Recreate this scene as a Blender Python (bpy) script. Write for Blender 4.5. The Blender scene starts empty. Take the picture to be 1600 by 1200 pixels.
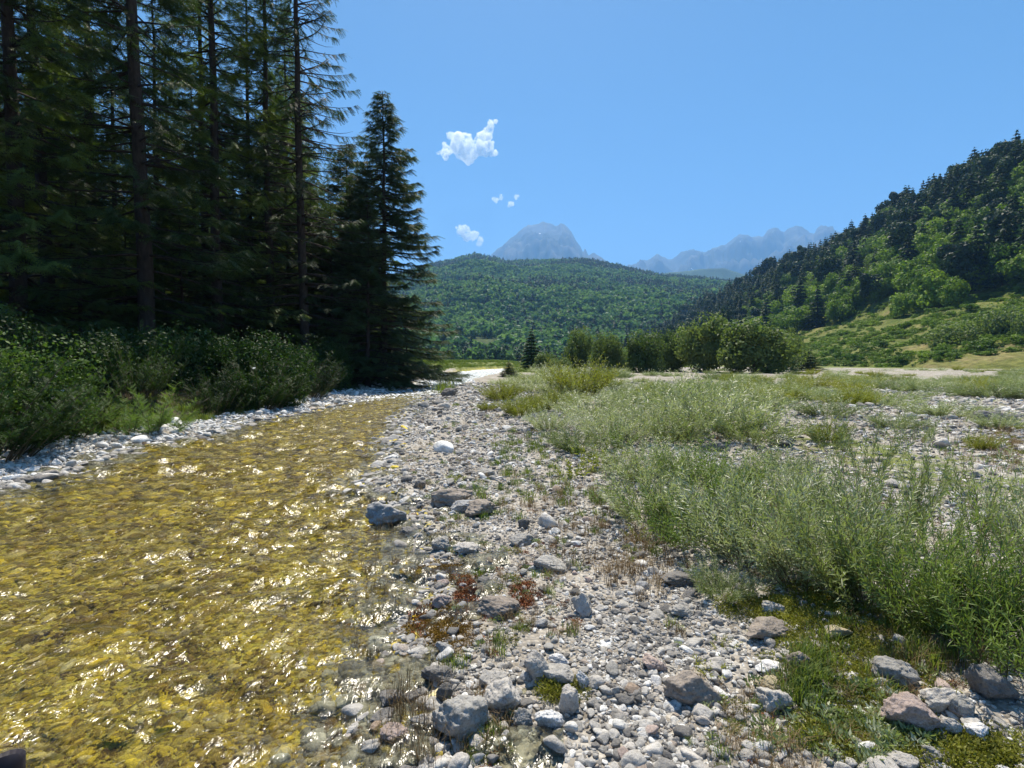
import bpy, math, random
import numpy as np
from mathutils import Vector, Matrix, Euler
sc = bpy.context.scene
R = math.radians
# ------------------------------------------------------------------ camera
PITCH = math.atan(37 / 800)
CAMZ = 1.6
cd = bpy.data.cameras.new('camera'); cam = bpy.data.objects.new('camera', cd)
sc.collection.objects.link(cam); sc.camera = cam
cam.location = (0, 0, CAMZ); cam.rotation_euler = (math.pi / 2 - PITCH, 0, 0)
cd.sensor_width = 36; cd.lens = 18; cd.clip_start = 0.05; cd.clip_end = 60000
# ------------------------------------------------------------------ sky, sun, exposure
SUN_EL, SUN_AZ = R(62), R(0)          # azimuth measured from +Y towards +X
w = bpy.data.worlds.new('World'); sc.world = w; w.use_nodes = True
wn = w.node_tree.nodes; wl = w.node_tree.links
bg = wn['Background']; sky = wn.new('ShaderNodeTexSky'); sky.sky_type = 'NISHITA'; sky.sun_disc = False
sky.sun_elevation = SUN_EL; sky.sun_rotation = SUN_AZ
sky.altitude = 2200; sky.air_density = 1.0; sky.dust_density = 2.2; sky.ozone_density = 4.0
hsv = wn.new('ShaderNodeHueSaturation'); hsv.inputs['Hue'].default_value = .491; hsv.inputs['Saturation'].default_value = 1.26
wl.new(sky.outputs[0], hsv.inputs['Color']); wl.new(hsv.outputs[0], bg.inputs[0])
bg.inputs[1].default_value = 0.058
sl = bpy.data.lights.new('sun', 'SUN'); sun = bpy.data.objects.new('sun', sl); sc.collection.objects.link(sun)
sl.energy = 4.8; sl.angle = R(0.5); sl.color = (1, 0.925, 0.79)
sdir = Vector((math.sin(SUN_AZ) * math.cos(SUN_EL), math.cos(SUN_AZ) * math.cos(SUN_EL), math.sin(SUN_EL)))
sun.rotation_euler = sdir.to_track_quat('Z', 'Y').to_euler(); sun.location = sdir * 60
sc.view_settings.view_transform = 'Standard'; sc.view_settings.look = 'None'
sc.view_settings.exposure = 1.0; sc.view_settings.gamma = 1; sc.view_settings.use_curve_mapping = False
cy = sc.cycles
cy.max_bounces = 6; cy.diffuse_bounces = 3; cy.glossy_bounces = 2; cy.transmission_bounces = 4
cy.transparent_max_bounces = 8; cy.volume_bounces = 4; cy.caustics_reflective = False; cy.caustics_refractive = False
cy.sample_clamp_indirect = 4
# ------------------------------------------------------------------ helpers
rng = np.random.default_rng(11)
def tag(o, label=None, cat=None, group=None, kind=None):
    for k, v in (('label', label), ('category', cat), ('group', group), ('kind', kind)):
        if v: o[k] = v
    return o
def link(o, parent=None):
    sc.collection.objects.link(o)
    if parent is not None: o.parent = parent
    return o
def mesh(name, V, F, mat=None, smooth=False, attrs=None):
    V = np.asarray(V, np.float32); F = np.asarray(F, np.int32)
    m = bpy.data.meshes.new(name); k = F.shape[1]
    m.vertices.add(len(V)); m.vertices.foreach_set('co', V.ravel())
    m.loops.add(F.size); m.loops.foreach_set('vertex_index', F.ravel())
    m.polygons.add(len(F)); m.polygons.foreach_set('loop_start', np.arange(0, F.size, k, dtype=np.int32))
    m.polygons.foreach_set('loop_total', np.full(len(F), k, np.int32))
    if smooth: m.polygons.foreach_set('use_smooth', np.ones(len(F), bool))
    m.update(calc_edges=True)
    for an, av in (attrs or {}).items():
        a = m.attributes.new(an, 'FLOAT', 'POINT'); a.data.foreach_set('value', np.asarray(av, np.float32))
    if mat: m.materials.append(mat)
    return m
def obj(name, m, parent=None, loc=(0, 0, 0), rot=(0, 0, 0), scale=(1, 1, 1)):
    o = bpy.data.objects.new(name, m); o.location = loc; o.rotation_euler = rot; o.scale = scale
    return link(o, parent)
def empty(name, loc, rz=0, s=1):
    o = bpy.data.objects.new(name, None); o.empty_display_size = 0.2
    o.location = loc; o.rotation_euler = (0, 0, rz); o.scale = (s, s, s) if np.isscalar(s) else s
    return link(o)
def join(parts):
    Vs, Fs, n = [], [], 0
    for V, F in parts:
        Vs.append(V); Fs.append(F + n); n += len(V)
    return np.concatenate(Vs), np.concatenate(Fs)
def rep(V, F, M, T):
    """copies of (V,F) under matrices M (n,3,3) and offsets T (n,3)"""
    n = len(M); W = np.einsum('nij,vj->nvi', M, V) + T[:, None, :]
    G = F[None] + (np.arange(n) * len(V))[:, None, None]
    return W.reshape(-1, 3), G.reshape(-1, F.shape[1])
def frames(D, up=None, roll=None):
    """rotation matrices with columns X=D, Y=side, Z=normal"""
    D = D / np.linalg.norm(D, axis=1, keepdims=True)
    U = np.tile(np.array([0, 0, 1.]), (len(D), 1)) if up is None else up
    U = U + 1e-4 * np.array([1, .3, 0])
    Y = np.cross(U, D); Y /= np.linalg.norm(Y, axis=1, keepdims=True) + 1e-9
    Z = np.cross(D, Y)
    if roll is not None:
        c, s = np.cos(roll)[:, None], np.sin(roll)[:, None]
        Y, Z = Y * c + Z * s, Z * c - Y * s
    return np.stack([D, Y, Z], axis=2)
def tube(P, r, k=6):
    P = np.asarray(P, float); n = len(P); r = np.broadcast_to(np.asarray(r, float), (n,))
    D = np.gradient(P, axis=0); Mx = frames(D, up=np.tile(np.array([0.13, .97, .21]), (n, 1)) if abs(D[0, 2]) > abs(D[0, 1]) else None)
    a = np.linspace(0, 2 * np.pi, k, endpoint=False)
    ring = P[:, None] + r[:, None, None] * (np.cos(a)[None, :, None] * Mx[:, None, :, 1] + np.sin(a)[None, :, None] * Mx[:, None, :, 2])
    V = ring.reshape(-1, 3); i = np.arange(n - 1)[:, None] * k; j = np.arange(k)[None]; j2 = (j + 1) % k
    a0, b0, c0, d0 = i + j, i + j2, i + k + j2, i + k + j
    F = np.concatenate([np.stack([a0, b0, c0], 2).reshape(-1, 3), np.stack([a0, c0, d0], 2).reshape(-1, 3)])
    return V, F
_perm = np.random.default_rng(5).permutation(512)
_perm = np.concatenate([_perm, _perm, _perm])
_g3 = np.random.default_rng(6).normal(size=(512, 3)); _g3 /= np.linalg.norm(_g3, axis=1, keepdims=True)
def perlin(P):
    P = np.asarray(P, float); I = np.floor(P).astype(int); f = P - I; u = f * f * f * (f * (f * 6 - 15) + 10); I &= 511
    out = 0
    for dx in (0, 1):
        for dy in (0, 1):
            for dz in (0, 1):
                h = _perm[_perm[_perm[(I[..., 0] + dx) & 511] + ((I[..., 1] + dy) & 511)] + ((I[..., 2] + dz) & 511)] & 511
                g = _g3[h]; d = g[..., 0] * (f[..., 0] - dx) + g[..., 1] * (f[..., 1] - dy) + g[..., 2] * (f[..., 2] - dz)
                wt = (u[..., 0] if dx else 1 - u[..., 0]) * (u[..., 1] if dy else 1 - u[..., 1]) * (u[..., 2] if dz else 1 - u[..., 2])
                out = out + wt * d
    return out * 1.6
def fbm(P, oct=4, gain=.5, lac=2.03):
    P = np.asarray(P, float); a, s = 1., 0
    for i in range(oct):
        s = s + a * perlin(P + i * 17.3); P = P * lac; a *= gain
    return s
def n2(X, Y, scale, oct=3, seed=0.):
    return fbm(np.stack([X / scale, Y / scale, np.full_like(X, seed + .37)], -1), oct)
def sm(x, a, b):
    t = np.clip((x - a) / (b - a), 0, 1); return t * t * (3 - 2 * t)
cp, sp_ = math.cos(PITCH), math.sin(PITCH)
def px(x, y, z=0.0):
    """where the view through photo pixel (x,y) meets height z"""
    a, b = (x - 800) / 800, (600 - y) / 800
    dy, dz = cp + b * sp_, b * cp - sp_
    t = (z - CAMZ) / dz
    return np.array([a * t, dy * t, z])
# ------------------------------------------------------------------ materials
def newmat(name):
    m = bpy.data.materials.new(name); m.use_nodes = True; nt = m.node_tree
    for n in list(nt.nodes): nt.nodes.remove(n)
    return m, nt.nodes, nt.links, nt.nodes.new('ShaderNodeOutputMaterial')
def ramp(N, stops, interp='LINEAR'):
    r = N.new('ShaderNodeValToRGB'); r.color_ramp.interpolation = interp; e = r.color_ramp.elements
    while len(e) < len(stops): e.new(0.5)
    for el, (p, c) in zip(e, stops): el.position = p; el.color = (*c, 1)
    return r
def noise(N, L, vec, scale, detail=4, rough=.55, dist=0):
    n = N.new('ShaderNodeTexNoise'); n.inputs['Scale'].default_value = scale; n.inputs['Detail'].default_value = detail
    n.inputs['Roughness'].default_value = rough; n.inputs['Distortion'].default_value = dist
    if vec: L.new(vec, n.inputs['Vector'])
    return n
def mixc(N, L, fac, a, b, mode='MIX'):
    m = N.new('ShaderNodeMix'); m.data_type = 'RGBA'; m.blend_type = mode
    for s, v in ((m.inputs[0], fac), (m.inputs[6], a), (m.inputs[7], b)):
        if isinstance(v, (int, float)): s.default_value = v
        elif isinstance(v, tuple): s.default_value = (*v, 1)
        else: L.new(v, s)
    return m.outputs[2]
def mth(N, L, op, a, b=None, clamp=False):
    m = N.new('ShaderNodeMath'); m.operation = op; m.use_clamp = clamp
    for s, v in zip(m.inputs, (a, b)):
        if v is None: continue
        if isinstance(v, (int, float)): s.default_value = v
        else: L.new(v, s)
    return m.outputs[0]
def stone_mat(name, stops, rough=.85, wet=False, speck=.4, tex=18, veins=True, base=3.6):
    m, N, L, out = newmat(name)
    p = N.new('ShaderNodeBsdfPrincipled'); tc = N.new('ShaderNodeTexCoord'); oi = N.new('ShaderNodeObjectInfo')
    add = N.new('ShaderNodeVectorMath'); add.operation = 'ADD'; L.new(tc.outputs['Object'], add.inputs[0])
    cx = N.new('ShaderNodeCombineXYZ'); k = mth(N, L, 'MULTIPLY', oi.outputs['Random'], 37.0)
    for i in range(3): L.new(k, cx.inputs[i])
    L.new(cx.outputs[0], add.inputs[1]); v = add.outputs[0]
    r = ramp(N, stops); L.new(oi.outputs['Random'], r.inputs[0])
    n1 = noise(N, L, v, base, 6, .66)
    r1 = ramp(N, [(.3, (.45, .43, .40)), (.5, (.95, .95, .95)), (.72, (1.25, 1.22, 1.18))]); L.new(n1.outputs[0], r1.inputs[0])
    c = mixc(N, L, .75, r.outputs[0], r1.outputs[0], 'MULTIPLY')
    n2_ = noise(N, L, v, tex, 5, .7)
    r2 = ramp(N, [(.36, (.4, .38, .36)), (.5, (1, 1, 1))]); L.new(n2_.outputs[0], r2.inputs[0])
    c = mixc(N, L, speck, c, r2.outputs[0], 'MULTIPLY')
    if veins:
        n3 = noise(N, L, v, base * .7, 4, .6, 1.5)
        band = mth(N, L, 'ABSOLUTE', mth(N, L, 'SUBTRACT', n3.outputs[0], .5))
        r3 = ramp(N, [(0, (.35, .32, .30)), (.012, (1, 1, 1))]); L.new(band, r3.inputs[0])
        c = mixc(N, L, .5, c, r3.outputs[0], 'MULTIPLY')
    L.new(c, p.inputs['Base Color']); p.inputs['Roughness'].default_value = rough
    if not wet: p.inputs['Specular IOR Level'].default_value = .3
    b = N.new('ShaderNodeBump'); b.inputs['Strength'].default_value = .5; b.inputs['Distance'].default_value = .06
    s = mth(N, L, 'ADD', n1.outputs[0], mth(N, L, 'MULTIPLY', n2_.outputs[0], .35))
    L.new(s, b.inputs['Height']); L.new(b.outputs[0], p.inputs['Normal']); L.new(p.outputs[0], out.inputs[0])
    return m
def leaf_mat(name, c1, c2, trans=.35, rough=.6, nscale=1.5, tcol=None, spec=.25, c3=None):
    """c1..c2 vary per plant and by noise over the plant"""
    m, N, L, out = newmat(name)
    g = N.new('ShaderNodeNewGeometry'); oi = N.new('ShaderNodeObjectInfo')
    n = noise(N, L, g.outputs['Position'], nscale, 3, .6)
    f = mth(N, L, 'ADD', mth(N, L, 'MULTIPLY', n.outputs[0], 1.5), mth(N, L, 'MULTIPLY', oi.outputs['Random'], .8))
    f = mth(N, L, 'SUBTRACT', f, .65, True)
    r = ramp(N, [(0, c1), (1, c2)] if c3 is None else [(0, c1), (.6, c2), (1, c3)]); L.new(f, r.inputs[0])
    fn = noise(N, L, g.outputs['Position'], 40 * nscale, 2, .5)
    r2 = ramp(N, [(.3, (.62, .62, .62)), (.7, (1.35, 1.35, 1.35))]); L.new(fn.outputs[0], r2.inputs[0])
    c = mixc(N, L, .8, r.outputs[0], r2.outputs[0], 'MULTIPLY')
    p = N.new('ShaderNodeBsdfPrincipled'); L.new(c, p.inputs['Base Color']); p.inputs['Roughness'].default_value = rough
    p.inputs['Specular IOR Level'].default_value = spec
    t = N.new('ShaderNodeBsdfTranslucent'); tc = mixc(N, L, 1.0, c, tcol or (1.15, 1.25, .55), 'MULTIPLY'); L.new(tc, t.inputs[0])
    mx = N.new('ShaderNodeMixShader'); mx.inputs[0].default_value = trans
    L.new(p.outputs[0], mx.inputs[1]); L.new(t.outputs[0], mx.inputs[2]); L.new(mx.outputs[0], out.inputs[0])
    return m
def bark_mat(name, a, b, sc_=9):
    m, N, L, out = newmat(name); tc = N.new('ShaderNodeTexCoord'); mp = N.new('ShaderNodeMapping')
    mp.inputs['Scale'].default_value = (1, 1, .35); L.new(tc.outputs['Object'], mp.inputs[0])
    n = noise(N, L, mp.outputs[0], sc_, 6, .65); r = ramp(N, [(.3, a), (.7, b)]); L.new(n.outputs[0], r.inputs[0])
    p = N.new('ShaderNodeBsdfPrincipled'); p.inputs['Roughness'].default_value = .9; p.inputs['Specular IOR Level'].default_value = .2
    L.new(r.outputs[0], p.inputs['Base Color']); bm = N.new('ShaderNodeBump'); bm.inputs['Strength'].default_value = .9
    bm.inputs['Distance'].default_value = .03; L.new(n.outputs[0], bm.inputs['Height']); L.new(bm.outputs[0], p.inputs['Normal'])
    L.new(p.outputs[0], out.inputs[0]); return m
def plain_mat(name, col, rough=.7, var=.3, scale=8, spec=.3):
    m, N, L, out = newmat(name); g = N.new('ShaderNodeNewGeometry'); n = noise(N, L, g.outputs['Position'], scale, 4)
    r = ramp(N, [(.3, tuple(c * (1 - var) for c in col)), (.7, tuple(c * (1 + var) for c in col))]); L.new(n.outputs[0], r.inputs[0])
    p = N.new('ShaderNodeBsdfPrincipled'); L.new(r.outputs[0], p.inputs['Base Color']); p.inputs['Roughness'].default_value = rough
    p.inputs['Specular IOR Level'].default_value = spec; L.new(p.outputs[0], out.inputs[0]); return m
M = {}
M['stone'] = stone_mat('limestone', [(0, (.13, .125, .12)), (.15, (.24, .225, .21)), (.5, (.38, .36, .33)), (.8, (.50, .475, .44)), (.93, (.66, .64, .60)), (1, (.31, .23, .17))])
M['stone_white'] = stone_mat('white_limestone', [(0, (.55, .54, .52)), (.5, (.72, .705, .68)), (1, (.84, .83, .80))], speck=.25)
M['stone_bed'] = stone_mat('algae_stone', [(0, (.05, .03, .015)), (.16, (.14, .09, .03)), (.3, (.32, .25, .07)), (.5, (.48, .42, .13)), (.62, (.68, .54, .06)), (.75, (.82, .68, .09)), (.84, (.42, .38, .22)), (.93, (.74, .67, .38)), (1, (.72, .69, .58))], rough=.7, tex=8)
def patch_bed(m):
    N, L = m.node_tree.nodes, m.node_tree.links; p = [n for n in N if n.type == 'BSDF_PRINCIPLED'][0]; src = p.inputs['Base Color'].links[0].from_socket
    g = N.new('ShaderNodeNewGeometry'); n = noise(N, L, g.outputs['Position'], 2.6, 6, .75, .5)
    r = ramp(N, [(.36, (.30, .19, .12)), (.45, (.85, .75, .65)), (.53, (1.05, .98, .75)), (.62, (1.35, 1.2, .6))]); L.new(n.outputs[0], r.inputs[0])
    L.new(mixc(N, L, 1., src, r.outputs[0], 'MULTIPLY'), p.inputs['Base Color'])
patch_bed(M['stone_bed'])
def rock_color(name, c):
    return stone_mat(name, [(0, tuple(x * .85 for x in c)), (1, tuple(x * 1.1 for x in c))], tex=26, base=5, speck=.6)
M['r_grey'] = rock_color('grey_rock', (.36, .345, .32)); M['r_pale'] = rock_color('pale_rock', (.50, .47, .43))
M['r_white'] = rock_color('white_rock', (.70, .69, .68)); M['r_dark'] = rock_color('dark_rock', (.19, .18, .17))
M['r_blue'] = rock_color('blue_grey_rock', (.38, .375, .37)); M['r_brown'] = rock_color('brown_rock', (.31, .265, .225))
M['r_pink'] = rock_color('pinkish_rock', (.44, .35, .31)); M['r_tan'] = rock_color('tan_rock', (.42, .36, .24))
M['spruce'] = leaf_mat('spruce_needles', (.028, .05, .02), (.06, .10, .032), .34, nscale=.5, c3=(.15, .20, .045))
M['fir'] = leaf_mat('fir_needles', (.04, .07, .03), (.11, .15, .06), .36, nscale=.7)
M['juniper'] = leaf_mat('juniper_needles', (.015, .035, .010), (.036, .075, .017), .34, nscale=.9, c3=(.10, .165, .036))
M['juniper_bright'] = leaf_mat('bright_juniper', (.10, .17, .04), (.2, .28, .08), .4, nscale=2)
M['willow'] = leaf_mat('willow_leaves', (.13, .17, .07), (.26, .30, .13), .34, rough=.4, nscale=2.2, tcol=(1.05, 1.2, .5), c3=(.46, .48, .36), spec=.5)
M['willow_green'] = leaf_mat('green_willow_leaves', (.12, .18, .045), (.24, .31, .10), .34, rough=.5, nscale=1.6)
M['yellowgreen'] = leaf_mat('yellow_green_leaves', (.17, .20, .03), (.28, .28, .04), .42, nscale=2)
M['hillpine'] = leaf_mat('pine_foliage', (.022, .042, .024), (.055, .088, .038), .28, nscale=.05)
M['hillleaf'] = leaf_mat('broadleaf_foliage', (.06, .12, .016), (.21, .30, .04), .36, nscale=.03)
M['farwood'] = leaf_mat('far_wood_foliage', (.06, .135, .065), (.17, .27, .11), .42, nscale=.01)
M['bush'] = leaf_mat('bush_foliage', (.08, .125, .04), (.18, .23, .08), .4, nscale=.25)
M['bark'] = bark_mat('spruce_bark', (.022, .017, .014), (.065, .05, .042)); M['twig'] = bark_mat('twig_bark', (.09, .07, .045), (.2, .16, .10), 30)
M['dry'] = plain_mat('dry_grass', (.25, .17, .08), .8, .4, 3); M['red'] = plain_mat('red_sedum', (.20, .065, .02), .8, .5, 9)
M['moss'] = leaf_mat('olive_moss', (.13, .13, .025), (.27, .27, .045), .3, nscale=4)
M['moss_rust'] = leaf_mat('rusty_moss', (.13, .07, .015), (.24, .14, .02), .3, nscale=6)
M['grass'] = leaf_mat('green_grass', (.09, .14, .03), (.2, .24, .06), .4, nscale=.4)
M['deadwood'] = bark_mat('dead_wood', (.2, .17, .14), (.42, .38, .33), 20)
# ------------------------------------------------------------------ the lie of the land
LY = np.array([-30, 0, 6.7, 9.3, 10.9, 13.9, 16.6, 21.7, 34.6, 64, 90, 130]); LX = np.array([-5.6, -6.3, -6.7, -7, -6.85, -6.95, -6.6, -6.5, -7.0, -8.4, -6, 8])
RY = np.array([-30, 0, 1.94, 2.6, 3.2, 3.8, 4.46, 5.4, 6.5, 8.15, 10.9, 14.7, 20.6, 27, 47, 90, 130]); RX = np.array([-.2, -.2, -.3, -.38, -.42, -.48, -.62, -.98, -1.55, -1.83, -2.3, -2.9, -3.6, -3.4, -3.5, 1, 22])
BYy = np.array([-30, 0, 9, 10.9, 13.2, 15, 18.5, 30, 64, 90, 130]); BXx = np.array([-9, -9, -8.8, -8.3, -8.0, -7.6, -7.9, -8.6, -9.6, -7.4, 6])
WATER_Z = -0.035
def chan(X, Y):
    xl = np.interp(Y, LY, LX); xr = np.interp(Y, RY, RX); xb = np.interp(Y, BYy, BXx)
    xl = xl + .25 * n2(X * 0, Y, 1.7, 2, 3.); xr = xr + .10 * n2(X * 0, Y, .9, 3, 5.); xb = xb + .3 * n2(X * 0, Y, 1.4, 2, 8.)
    return X - xl, xr - X, xb - X
def ground_h(X, Y):
    X = np.asarray(X, float); Y = np.asarray(Y, float); a, b, c = chan(X, Y); r = np.hypot(X, Y)
    h = .05 * n2(X, Y, 2.4, 3) * sm(r, 0, 3) + .012 * n2(X, Y, .35, 2, 4.)
    right = sm(-b, 0, 1.6) * .05 + sm(-b, 2, 14) * .12 + .10 * sm(-b, .8, 3) * n2(X, Y, 5, 3, 2.)
    left = sm(-a, 0, 1.6) * .12 + sm(c, 0.1, 2.2) * .65
    depth_l = sm(a, -.1, 1.2); depth_r = sm(b, -.25, 1.9)
    d = -.035 - .21 * np.minimum(depth_l, depth_r) + .035 * n2(X, Y, .55, 3, 9.) * sm(np.minimum(a, b), -.2, .5)
    inside = (a > 0) & (b > 0)
    z = np.where(inside, d, np.where(a <= 0, left - .03, right - .02)) + h * np.where(inside, .35, 1)
    z = z + .5 * sm(Y, 60, 75) * sm(X, 4, -4) * np.where(inside, 0, 1)
    return z
def ground_at(x, y): return float(ground_h(np.array([x]), np.array([y]))[0])
def gpx(x, y):
    p = px(x, y)
    for _ in range(6): p = px(x, y, ground_at(p[0], p[1]))
    return p
def gpxv(x, y):
    a, b = (x - 800) / 800, (600 - y) / 800; dy, dz = cp + b * sp_, b * cp - sp_; z = np.zeros_like(a)
    for _ in range(6):
        t = (z - CAMZ) / dz; X_, Y_ = a * t, dy * t; z = ground_h(X_, Y_)
    return np.stack([X_, Y_, z], 1)
def polar(az, rad):
    A, Q = np.meshgrid(az, rad, indexing='ij'); X, Y = np.sin(A) * Q, np.cos(A) * Q
    na, nr = len(az), len(rad); i = np.arange(na - 1)[:, None] * nr; j = np.arange(nr - 1)[None]
    F = np.stack([i + j, i + j + 1, i + nr + j + 1, i + nr + j], 2).reshape(-1, 4)
    return X, Y, F[:, ::-1]
def ground_material():
    m, N, L, out = newmat('gravel_and_turf'); g = N.new('ShaderNodeNewGeometry'); P = g.outputs['Position']
    p = N.new('ShaderNodeBsdfPrincipled'); p.inputs['Roughness'].default_value = .9; p.inputs['Specular IOR Level'].default_value = .2
    vo = N.new('ShaderNodeTexVoronoi'); vo.inputs['Scale'].default_value = 38; L.new(P, vo.inputs['Vector'])
    vo2 = N.new('ShaderNodeTexVoronoi'); vo2.inputs['Scale'].default_value = 11; L.new(P, vo2.inputs['Vector'])
    sv = N.new('ShaderNodeSeparateColor'); L.new(vo.outputs['Color'], sv.inputs[0])
    sv2 = N.new('ShaderNodeSeparateColor'); L.new(vo2.outputs['Color'], sv2.inputs[0])
    gr = ramp(N, [(0, (.16, .14, .115)), (.5, (.33, .30, .26)), (1, (.52, .49, .44))])
    L.new(mth(N, L, 'ADD', mth(N, L, 'MULTIPLY', sv.outputs[0], .5), mth(N, L, 'MULTIPLY', sv2.outputs[0], .5)), gr.inputs[0])
    big = noise(N, L, P, .8, 5); rb = ramp(N, [(.3, (.7, .66, .6)), (.65, (1.15, 1.15, 1.15))]); L.new(big.outputs[0], rb.inputs[0])
    grav = mixc(N, L, 1., gr.outputs[0], rb.outputs[0], 'MULTIPLY')
    tn = noise(N, L, P, .35, 6, .65); tr = ramp(N, [(.3, (.09, .12, .03)), (.55, (.17, .19, .05)), (.75, (.27, .24, .10))]); L.new(tn.outputs[0], tr.inputs[0])
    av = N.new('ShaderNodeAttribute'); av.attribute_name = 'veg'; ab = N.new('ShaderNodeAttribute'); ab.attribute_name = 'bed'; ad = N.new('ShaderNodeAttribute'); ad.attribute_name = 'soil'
    ve = mth(N, L, 'ADD', av.outputs['Fac'], mth(N, L, 'MULTIPLY', mth(N, L, 'SUBTRACT', noise(N, L, P, 2.5, 6, .7).outputs[0], .5), 1.2))
    vr = ramp(N, [(.45, (0, 0, 0)), (.6, (1, 1, 1))]); L.new(ve, vr.inputs[0])
    c = mixc(N, L, vr.outputs[0], grav, tr.outputs[0])
    br = ramp(N, [(0, (.12, .09, .03)), (.45, (.40, .34, .07)), (.8, (.58, .50, .10)), (1, (.66, .60, .25))])
    L.new(mth(N, L, 'ADD', mth(N, L, 'MULTIPLY', sv2.outputs[0], .55), mth(N, L, 'MULTIPLY', big.outputs[0], .45)), br.inputs[0])
    c = mixc(N, L, ab.outputs['Fac'], c, br.outputs[0])
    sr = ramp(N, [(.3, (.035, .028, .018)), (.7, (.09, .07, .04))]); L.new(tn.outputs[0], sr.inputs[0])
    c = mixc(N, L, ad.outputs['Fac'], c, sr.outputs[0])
    L.new(c, p.inputs['Base Color']); b = N.new('ShaderNodeBump'); b.inputs['Strength'].default_value = .8; b.inputs['Distance'].default_value = .02
    L.new(mth(N, L, 'ADD', vo.outputs['Distance'], vo2.outputs['Distance']), b.inputs['Height']); b.invert = True
    L.new(b.outputs[0], p.inputs['Normal']); L.new(p.outputs[0], out.inputs[0]); return m
az = np.concatenate([np.radians(np.arange(-180, -62, 6.)), np.radians(np.arange(-62, 62, .32)), np.radians(np.arange(62, 181, 6.))])
rad = np.concatenate([[0.0, .3], np.geomspace(.6, 140, 300), np.geomspace(150, 11300, 60)])
X, Y, F = polar(az, rad)
def vegmap(X, Y):
    a, b, c = chan(X, Y)
    v = np.where(c > 0, 1.2, 0) + .55 * sm(-b, 2.5, 8) * (b < 0) * sm(n2(X, Y, 3.5, 3, 12.), -.1, .45)
    v = v + sm(Y, 58, 70) * (X < 8) * (b < -.5) * .9 + sm(np.hypot(X, Y), 95, 140) + sm(Y, 62, 80) * (c > -3) * .9
    return np.clip(v, 0, 1.3)
a_, b_, c_ = chan(X, Y)
gm = mesh('ground', np.stack([X, Y, ground_h(X, Y)], -1).reshape(-1, 3), F, ground_material(), True,
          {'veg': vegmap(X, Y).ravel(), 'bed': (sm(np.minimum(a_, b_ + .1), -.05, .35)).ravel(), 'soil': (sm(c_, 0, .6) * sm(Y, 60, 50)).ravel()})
tag(obj('ground', gm), kind='structure')
# ------------------------------------------------------------------ hills and mountains
def elev_px(x, y):
    """elevation angle of photo pixel above the horizontal, and its azimuth"""
    a, b = (x - 800) / 800, (600 - y) / 800; dy, dz = cp + b * sp_, b * cp - sp_
    return math.atan2(a, dy), math.atan2(dz, math.hypot(a, dy))
def ridge(pts):
    A = [elev_px(*p) for p in pts]; return np.array([q[0] for q in A]), np.array([q[1] for q in A])
midA, midE = ridge([(-400, 556), (100, 540), (400, 500), (560, 450), (670, 415), (700, 408), (742, 397), (790, 408), (850, 407), (920, 407), (970, 417), (1030, 430), (1100, 436), (1200, 450), (1400, 480), (1900, 500)])
M0, M1 = 430., 1900.
def mid_h(A, Q):
    E = np.interp(A, midA, midE); H = np.tan(E) * M1 - 6; t = np.clip((Q - M0) / (M1 - M0), 0, None)
    f = np.where(t < 1, 1.12 * t ** 1.15 - .12 * t ** 3, 1 - .35 * sm(t, 1, 1.7))
    X, Y = np.sin(A) * Q, np.cos(A) * Q
    bump = (n2(X, Y, 330, 4, 21.) * 26 + n2(X, Y, 90, 2, 25.) * 5) * np.sin(np.clip(t, 0, 1) * np.pi) ** .7
    return H * f + bump * np.clip(H / 350, .1, 1) + 2 * sm(t, 0, .02) - 1.5
rA, rE = ridge([(880, 566), (960, 556), (1000, 540), (1050, 515), (1100, 488), (1160, 462), (1220, 432), (1300, 402), (1400, 350), (1500, 300), (1600, 255), (1750, 200), (2100, 150), (2800, 140)])
rR0A = np.radians([5, 10, 14, 24, 32, 39, 45, 60, 80]); rR0 = np.array([420, 400, 330, 200, 140, 118, 112, 100, 95.])
rR1 = np.array([700, 760, 800, 600, 470, 400, 360, 330, 330.])
def side_h(A, Q):
    E = np.interp(A, rA, rE); r0 = np.interp(A, rR0A, rR0); r1 = np.interp(A, rR0A, rR1)
    r0 = r0 * (1 + .03 * n2(A * 20, A * 0, 1., 2, 3.))
    H = np.tan(E) * r1; t = (Q - r0) / (r1 - r0); tt = np.clip(t, 0, 1)
    f = np.where(tt < .35, tt / .35 * .20, .20 + .80 * ((np.clip(tt, .35, 1) - .35) / .65) ** .92)
    f = np.where(t > 1, 1 - .5 * sm(t, 1, 2.2), f)
    X, Y = np.sin(A) * Q, np.cos(A) * Q
    step = np.clip(tt / .35, 0, 1) * (1 - sm(tt, .3, .45)); hh = H * f
    q = 2.2; terr = (np.floor(hh / q) + sm(hh / q - np.floor(hh / q), .3, .75)) * q
    hh = hh * (1 - .7 * step) + terr * .7 * step
    return hh + (n2(X, Y, 60, 4, 31.) * 5 * sm(t, .25, .7) + n2(X, Y, 11, 3, 35.) * .9 * sm(t, 0, .1)) - 1.2 + 1.25 * sm(t, 0, .015)
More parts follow.
